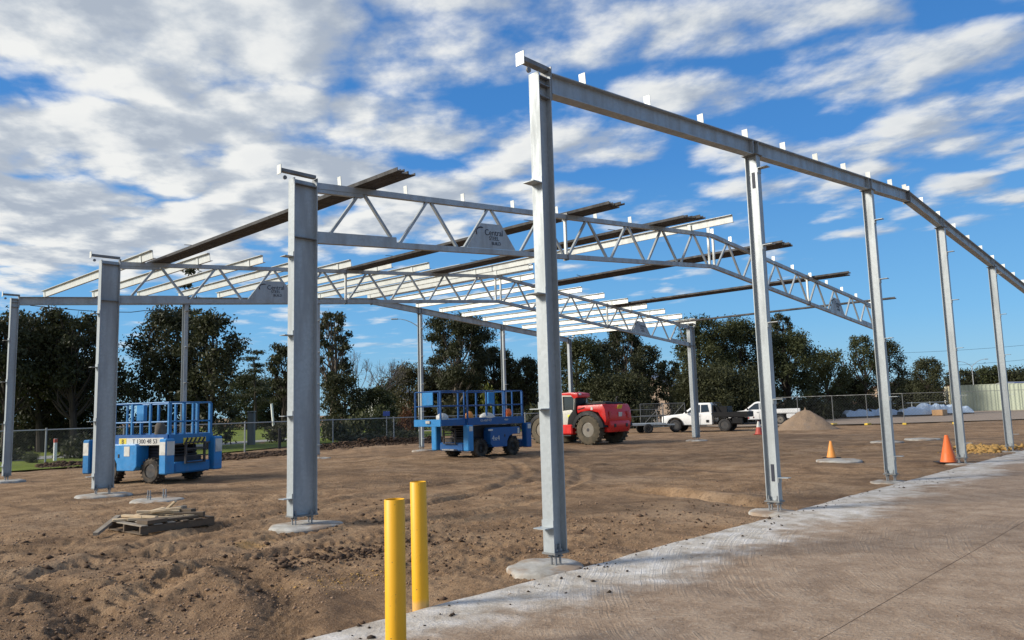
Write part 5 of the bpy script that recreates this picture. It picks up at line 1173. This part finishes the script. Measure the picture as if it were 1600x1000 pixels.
T('gum_tree', 447, 60, 535, 62, 'gum tree crown peeping out left of the nearer truss column', style='gum', seed=10, dens_=44)
T('gum_tree', 520, 58, 478, 66, 'tall gum tree with curved limb right of the nearer truss column', style='gum', seed=11, dens_=44, bark='bark')
T('dense_tree', 538, 56, 585, 80, 'dark shrubby tree under the tall gum right of the nearer truss column', seed=12, low=0.0)
T('dense_tree', 588, 58, 606, 70, 'green shrubby tree in front of the white house', 'leaf_mid', seed=13, low=0.0)
T('dense_tree', 640, 74, 572, 95, 'olive rounded tree left of the rear gable middle column', 'leaf_olive', seed=14, low=0.0, dens_=30)
T('dense_tree', 700, 76, 578, 100, 'olive rounded tree in front of the tallest gum trunk', 'leaf_olive', seed=15, low=0.0, dens_=30)
T('gum_tree', 718, 70, 486, 112, 'tallest broad gum tree with open pale trunk behind the dark blue lift', style='gum', seed=16, dens_=52, bark='bark')
T('gum_tree', 770, 74, 538, 70, 'gum tree joining the tallest gum on its right', style='gum', seed=17, dens_=44)
T('gum_tree', 815, 72, 556, 70, 'thin gum tree just left of the nearest corner column', style='gum', seed=18, dens_=44)
T('dense_tree', 800, 78, 592, 110, 'dark low tree behind the dark blue lift rails', seed=19, low=0.0)
T('dense_tree', 760, 80, 600, 90, 'lime green shrubby tree above the dark blue lift', 'leaf_lime', seed=20, low=0.3)
T('dense_tree', 905, 66, 528, 105, 'dark dense tree above the telehandler cab', 'leaf_mid', seed=22, low=0.0, dens_=34)
T('dense_tree', 948, 70, 533, 70, 'pointed dark tree right of the rear gable right column', seed=23, low=0.0)
T('gum_tree', 978, 74, 505, 66, 'slender gum tree with bare stem under the farther truss sign', style='gum', seed=24, dens_=50, bark='bark')
T('dense_tree', 1012, 68, 540, 66, 'dark rounded tree behind the telehandler rear', seed=25, low=0.0, dens_=34)
T('dense_tree', 965, 64, 585, 130, 'low dark tree mass behind the telehandler bonnet', seed=26, low=0.0)
T('gum_tree', 1048, 76, 560, 46, 'light green gum sapling left of the farther truss right column', 'leaf_mid', style='gum', seed=27, dens_=44)
T('dense_tree', 1100, 68, 494, 110, 'tall green tree behind the right column of the farther truss', 'leaf_mid', seed=28, low=0.05, dens_=34)
T('dense_tree', 1160, 70, 500, 105, 'tall green tree left of the second gable column', 'leaf_mid', seed=29, low=0.05, dens_=34)
T('dense_tree', 1110, 64, 575, 150, 'low dark tree mass behind the white ute', seed=30, low=0.0)
T('gum_tree', 1230, 76, 484, 48, 'small gum crown standing above its neighbours right of the second gable column', style='gum', seed=32, dens_=50)
T('dense_tree', 1232, 70, 520, 100, 'dark broad tree right of the second gable column', 'leaf_mid', seed=33, low=0.0, dens_=34)
T('dense_tree', 1295, 74, 548, 80, 'dark tree sloping down between second and third gable columns', 'leaf_mid', seed=34, low=0.0)
T('dense_tree', 1330, 78, 590, 80, 'low dark tree left of the third gable column', seed=35, low=0.0)
T('dense_tree', 1352, 76, 524, 56, 'green topped tree left of the third gable column', 'leaf_mid', seed=36, low=0.05)
T('dense_tree', 1390, 78, 532, 62, 'dark rounded tree right of the third gable column', seed=37, low=0.05)
T('dense_tree', 1452, 90, 560, 62, 'dark tree left of the fourth gable column', seed=38, low=0.0)
T('dense_tree', 1425, 96, 592, 90, 'low dark tree behind the paling fence', seed=39, low=0.0)
T('dense_tree', 1505, 150, 578, 60, 'distant low tree right of the fourth gable column', seed=40, low=0.0, size=0.5, dens_=9)
T('dense_tree', 1552, 155, 575, 75, 'distant tree behind the twin arm street light', 'leaf_mid', seed=41, low=0.0, size=0.5, dens_=9)
T('dense_tree', 1605, 150, 576, 80, 'distant tree at the right edge of the picture', seed=42, low=0.0, size=0.5, dens_=9)
T('dense_tree', 1650, 140, 575, 70, 'distant tree just beyond the right edge', seed=43, low=0.0, size=0.5, dens_=9)
# bare winter tree
def bare_tree(pxx, d, ytop, label, seed):
    rs = np.random.RandomState(seed); q = at(pxx, d); H = hgt(pxx, ytop, d); o = thing('bare_tree', label, 'tree', (q[0], q[1], 0), 0, 'trees behind the site'); tr = MB(); tw = MB()
    def grow(p, dr, L_, r, lv):
        e = p+dr*L_; (tr if lv < 2 else tw).tube([p, p+dr*L_*0.5+rs.normal(size=3)*L_*0.05, e], [r, r*0.8, r*0.6], 5 if lv < 2 else 3)
        if lv >= 5: return
        for k in range(3 if lv else 4):
            nd = nrm(dr+rs.normal(size=3)*0.42+np.array([0, 0, 0.12])); grow(p+dr*L_*(0.65+0.35*rs.rand()), nd, L_*(0.62+0.14*rs.rand()), r*0.58, lv+1)
    grow(np.zeros(3), np.array([0, 0, 1.0]), H*0.34, 0.11, 0); tr.build('trunk', G['twig'], o); w_ = tw.build('twigs', G['twig'], o); w_['kind'] = 'stuff'
bare_tree(562, 62, 528, 'leafless grey tree right of the nearer truss column', 3)
bare_tree(594, 64, 534, 'leafless grey tree with fine twigs, nearer the white house', 8)
# shrubs along the fence: a few shapes, each bush its own object
protos = []
for k, (lf, sz) in enumerate((('leaf_dark', 0.22), ('leaf_mid', 0.22), ('leaf_lime', 0.2), ('leaf_rust', 0.2), ('leaf_olive', 0.2))):
    rs = np.random.RandomState(100+k); cl = [(rs.uniform(-0.6, 0.6), rs.uniform(-0.6, 0.6), rs.uniform(0.25, 1.2), 0.55, 0.55, 0.45) for _ in range(9)]; v, f = leaves(cl, 30, sz, rs); me = np_mesh('foliage', v, f)
    sm = MB(); 
    for c in cl[:5]: limb(sm, (0, 0, 0), c[:3], 0.04, 0.012, rs)
    protos.append((me, sm.mesh('stem'), lf))
def bush(pxx, d, ytop, wpx, k, label):
    q = at(pxx, d); H = hgt(pxx, ytop, d); Wm = wpx*d/FPX; o = thing('shrub', label, 'shrub', (q[0], q[1], 0), (pxx*1.7) % 6.28, 'shrubs along the boundary')
    for nm, me, mt in (('foliage', protos[k][0], G[protos[k][2]]), ('stem', protos[k][1], G['bark_dark'])):
        c = bpy.data.objects.new(nm, me); COL.objects.link(c); c.parent = o; c.scale = (Wm/2.2, Wm/2.2, H/1.55)
        if not me.materials: me.materials.append(mt)
for i, (a, d, y, w_, k, lab) in enumerate([
    (20, 35, 690, 60, 0, 'dark shrub at the foot of the far left fence'), (55, 33, 705, 40, 1, 'small green shrub behind the far left fence post'), (125, 36, 660, 70, 0, 'dark shrub just left of the farther truss column'),
    (45, 46, 655, 70, 4, 'olive shrub behind the far left fence'), (100, 50, 640, 70, 1, 'green shrub under the open gum tree'), (205, 40, 650, 80, 0, 'dark shrub behind the pale blue lift chassis'),
    (440, 50, 655, 60, 4, 'olive rounded shrub left of the nearer truss column'), (530, 50, 628, 60, 0, 'dark tall shrub right of the nearer truss column'), (556, 52, 640, 50, 1, 'green shrub behind the fence, second right of the nearer truss column'),
    (590, 53, 632, 52, 1, 'green shrub under the white house'), (618, 56, 648, 50, 0, 'dark shrub behind the small blue sign'), (634, 56, 632, 36, 3, 'rust tipped shrub left of the dark blue lift deck'), (650, 57, 640, 40, 2, 'lime shrub tucked behind the dark blue lift deck'),
    (570, 47.5, 668, 90, 0, 'dark low hedge shrub against the fence, left of the sign'), (625, 49, 664, 80, 0, 'dark low hedge shrub against the fence, right of the sign'), (765, 66, 600, 44, 2, 'lime green shrub above the dark blue lift rails'), (800, 66, 615, 60, 0, 'dark shrub behind the right end of the dark blue lift'),
    (700, 66, 618, 90, 4, 'olive shrub behind the dark blue lift rails'), (850, 64, 600, 90, 0, 'dark shrub behind the nearest corner column'), (930, 62, 610, 90, 0, 'dark shrub behind the telehandler cab roof'), (990, 62, 605, 70, 0, 'dark shrub behind the telehandler counterweight'),
    (1195, 72, 608, 30, 3, 'rust coloured shrub beside the second gable column'), (1150, 68, 610, 90, 0, 'dark shrub behind the far white ute bonnet'), (1250, 72, 610, 90, 0, 'dark shrub behind the gravel mound'), (1320, 74, 612, 80, 0, 'dark shrub behind the fence left of the third gable column'), (1280, 70, 600, 70, 0, 'dark tall shrub behind the gravel mound, to its right'),
    (1380, 90, 612, 70, 0, 'dark shrub behind the paling fence at far right'), (1072, 72, 598, 60, 1, 'green shrub behind the white ute cab')]): bush(a, d, y, w_, k, lab)

# ================================================================== LOOSE GROUND COVER
def chunks(name, pos, sizes, mat, seed, kind='stuff', flat=0.6):
    rs = np.random.RandomState(seed); base = np.array([(1, 0, 0), (-1, 0, 0), (0, 1, 0), (0, -1, 0), (0, 0, 1), (0, 0, -1)], float); tri = np.array([(0, 2, 4), (2, 1, 4), (1, 3, 4), (3, 0, 4), (2, 0, 5), (1, 2, 5), (3, 1, 5), (0, 3, 5)])
    n = len(pos); b = base[None]*(0.6+0.8*rs.rand(n, 6, 1))*np.array([1, 1, flat]); t = rs.rand(n)*6.28; c, s_ = np.cos(t), np.sin(t)
    x = b[..., 0]*c[:, None]-b[..., 1]*s_[:, None]; y = b[..., 0]*s_[:, None]+b[..., 1]*c[:, None]
    v = np.stack([x, y, b[..., 2]+0.15*x*rs.normal(size=(n, 1))], -1)*np.asarray(sizes)[:, None, None]+pos[:, None, :]
    f = (tri[None]+6*np.arange(n)[:, None, None]).reshape(-1, 3); o = link(name, np_mesh(name, v.reshape(-1, 3), f), G[mat]); o['kind'] = kind; return o
rs = np.random.RandomState(11)
def scatter(n, rmin, rmax, a0, a1, keep=None):
    r = np.exp(rs.uniform(math.log(rmin), math.log(rmax), n)); a = YAW+rs.uniform(a0, a1, n); x = CAM[0]+r*np.cos(a); y = CAM[1]+r*np.sin(a); k = y > SLAB_Y+0.06
    if keep is not None: k &= keep(x, y)
    return x[k], y[k]
x, y = scatter(34000, 3.0, 24, -rad(20), rad(40), lambda x, y: fbm(x*0.5+3, y*0.5, 3) > -0.22+0.2*rs.rand(len(x))); o = chunks('gravel', np.stack([x, y, dirt_h(x, y)+0.004], 1), np.clip(rs.lognormal(-4.7, 0.5, len(x)), 0.004, 0.032), 'stone', 1); tag(o, 'small stones scattered over the dirt', 'gravel')
x, y = scatter(3500, 3.2, 16, -rad(15), rad(40), lambda x, y: fbm(x*0.8, y*0.8, 2) > 0.0); o = chunks('dirt_clods', np.stack([x, y, dirt_h(x, y)+0.006], 1), np.clip(rs.lognormal(-4.0, 0.5, len(x)), 0.01, 0.06), 'litter', 2); tag(o, 'dark clods scattered over the dirt', 'clods')
n = 330; x = rs.uniform(-4, 14, n); y = SLAB_Y-np.abs(rs.normal(size=n))*0.38*(0.4+0.9*rs.rand(n)); k = fbm(x*0.9, y*0.9+5, 2) > -0.10; x, y = x[k], y[k]; o = chunks('spilled_soil', np.stack([x, y, np.full(len(x), SLAB_Z+0.004)], 1), np.clip(rs.lognormal(-4.7, 0.6, len(x)), 0.004, 0.035), 'clod', 3); tag(o, 'dark soil crumbs spilled along the slab edge', 'soil')
n = 9000; r = np.exp(rs.uniform(math.log(3.0), math.log(18), n)); a = YAW+rs.uniform(-rad(42), rad(5), n); x = CAM[0]+r*np.cos(a); y = CAM[1]+r*np.sin(a); k = (y < SLAB_Y-0.06) & (fbm(x*0.7, y*0.7+9, 3) > -0.12); x, y = x[k], y[k]; o = chunks('road_grit', np.stack([x, y, np.full(len(x), SLAB_Z)+0.010*fbm(x*0.5, y*0.5, 3)+0.001], 1), np.clip(rs.lognormal(-5.6, 0.45, len(x)), 0.002, 0.010), 'stone', 12); tag(o, 'fine grit scattered over the concrete apron', 'grit')
# leaf litter banked along the rear fence
pts = []
for (pa, pb, d0_, d1_, n, hh) in ((335, 455, 32.5, 36.0, 2000, 0.16), (520, 690, 40.5, 45.0, 4200, 0.42), (60, 150, 30.0, 31.2, 900, 0.16), (455, 520, 38, 40, 900, 0.22)):
    u_ = rs.rand(n); w_ = rs.normal(size=n); pxs = pa+(pb-pa)*u_; ds = d0_+(d1_-d0_)*u_+w_*0.7
    for a, d, ww in zip(pxs, ds, w_):
        q = at(a, d); pts.append((q[0], q[1], max(0.01, hh*math.exp(-(ww/1.0)**2)*(0.5+1.2*abs(float(fbm(np.array(a*0.09), np.array(d*0.3), 2))))*rs.rand()+0.03)))
pts = np.array(pts); o = chunks('leaf_litter', pts, np.clip(rs.lognormal(-2.9, 0.45, len(pts)), 0.02, 0.16), 'litter', 5, flat=0.45); tag(o, 'dark leaf litter and soil banked along the rear fence', 'litter')

q = at(1545, 24.5); n = 420; xy = np.stack([q[0]+0.4+rs.normal(size=n)*1.1, q[1]+0.25+rs.normal(size=n)*0.42], 1); z_ = dirt_h(xy[:, 0], xy[:, 1])+0.10*np.exp(-((xy[:, 0]-q[0]-0.4)/1.2)**2); o = chunks('sand_lumps', np.stack([xy[:, 0], xy[:, 1], z_], 1), np.clip(rs.lognormal(-3.2, 0.6, n), 0.015, 0.16), 'yellow_clay', 8, flat=0.7); tag(o, 'yellow sandy lumps strewn round the fifth gable column', 'sand')
n = 260; x = -1.5+rs.normal(size=n)*0.34; y = 1.5+rs.normal(size=n)*0.20; o = chunks('clay_crumbs', np.stack([x, y, dirt_h(x, y)+0.002], 1), np.clip(rs.lognormal(-4.9, 0.5, n), 0.004, 0.025), 'yellow_clay', 9, flat=0.5); tag(o, 'orange clay crumbs in the churned dirt left of the bollards', 'clay')
n = 450; x = -0.65+rs.normal(size=n)*0.65; y = 2.6+rs.normal(size=n)*0.22; o = chunks('dark_clods', np.stack([x, y, dirt_h(x, y)+0.01], 1), np.clip(rs.lognormal(-4.0, 0.6, n), 0.008, 0.07), 'litter', 10); tag(o, 'dark churned clods in a line behind the bollards', 'clods')
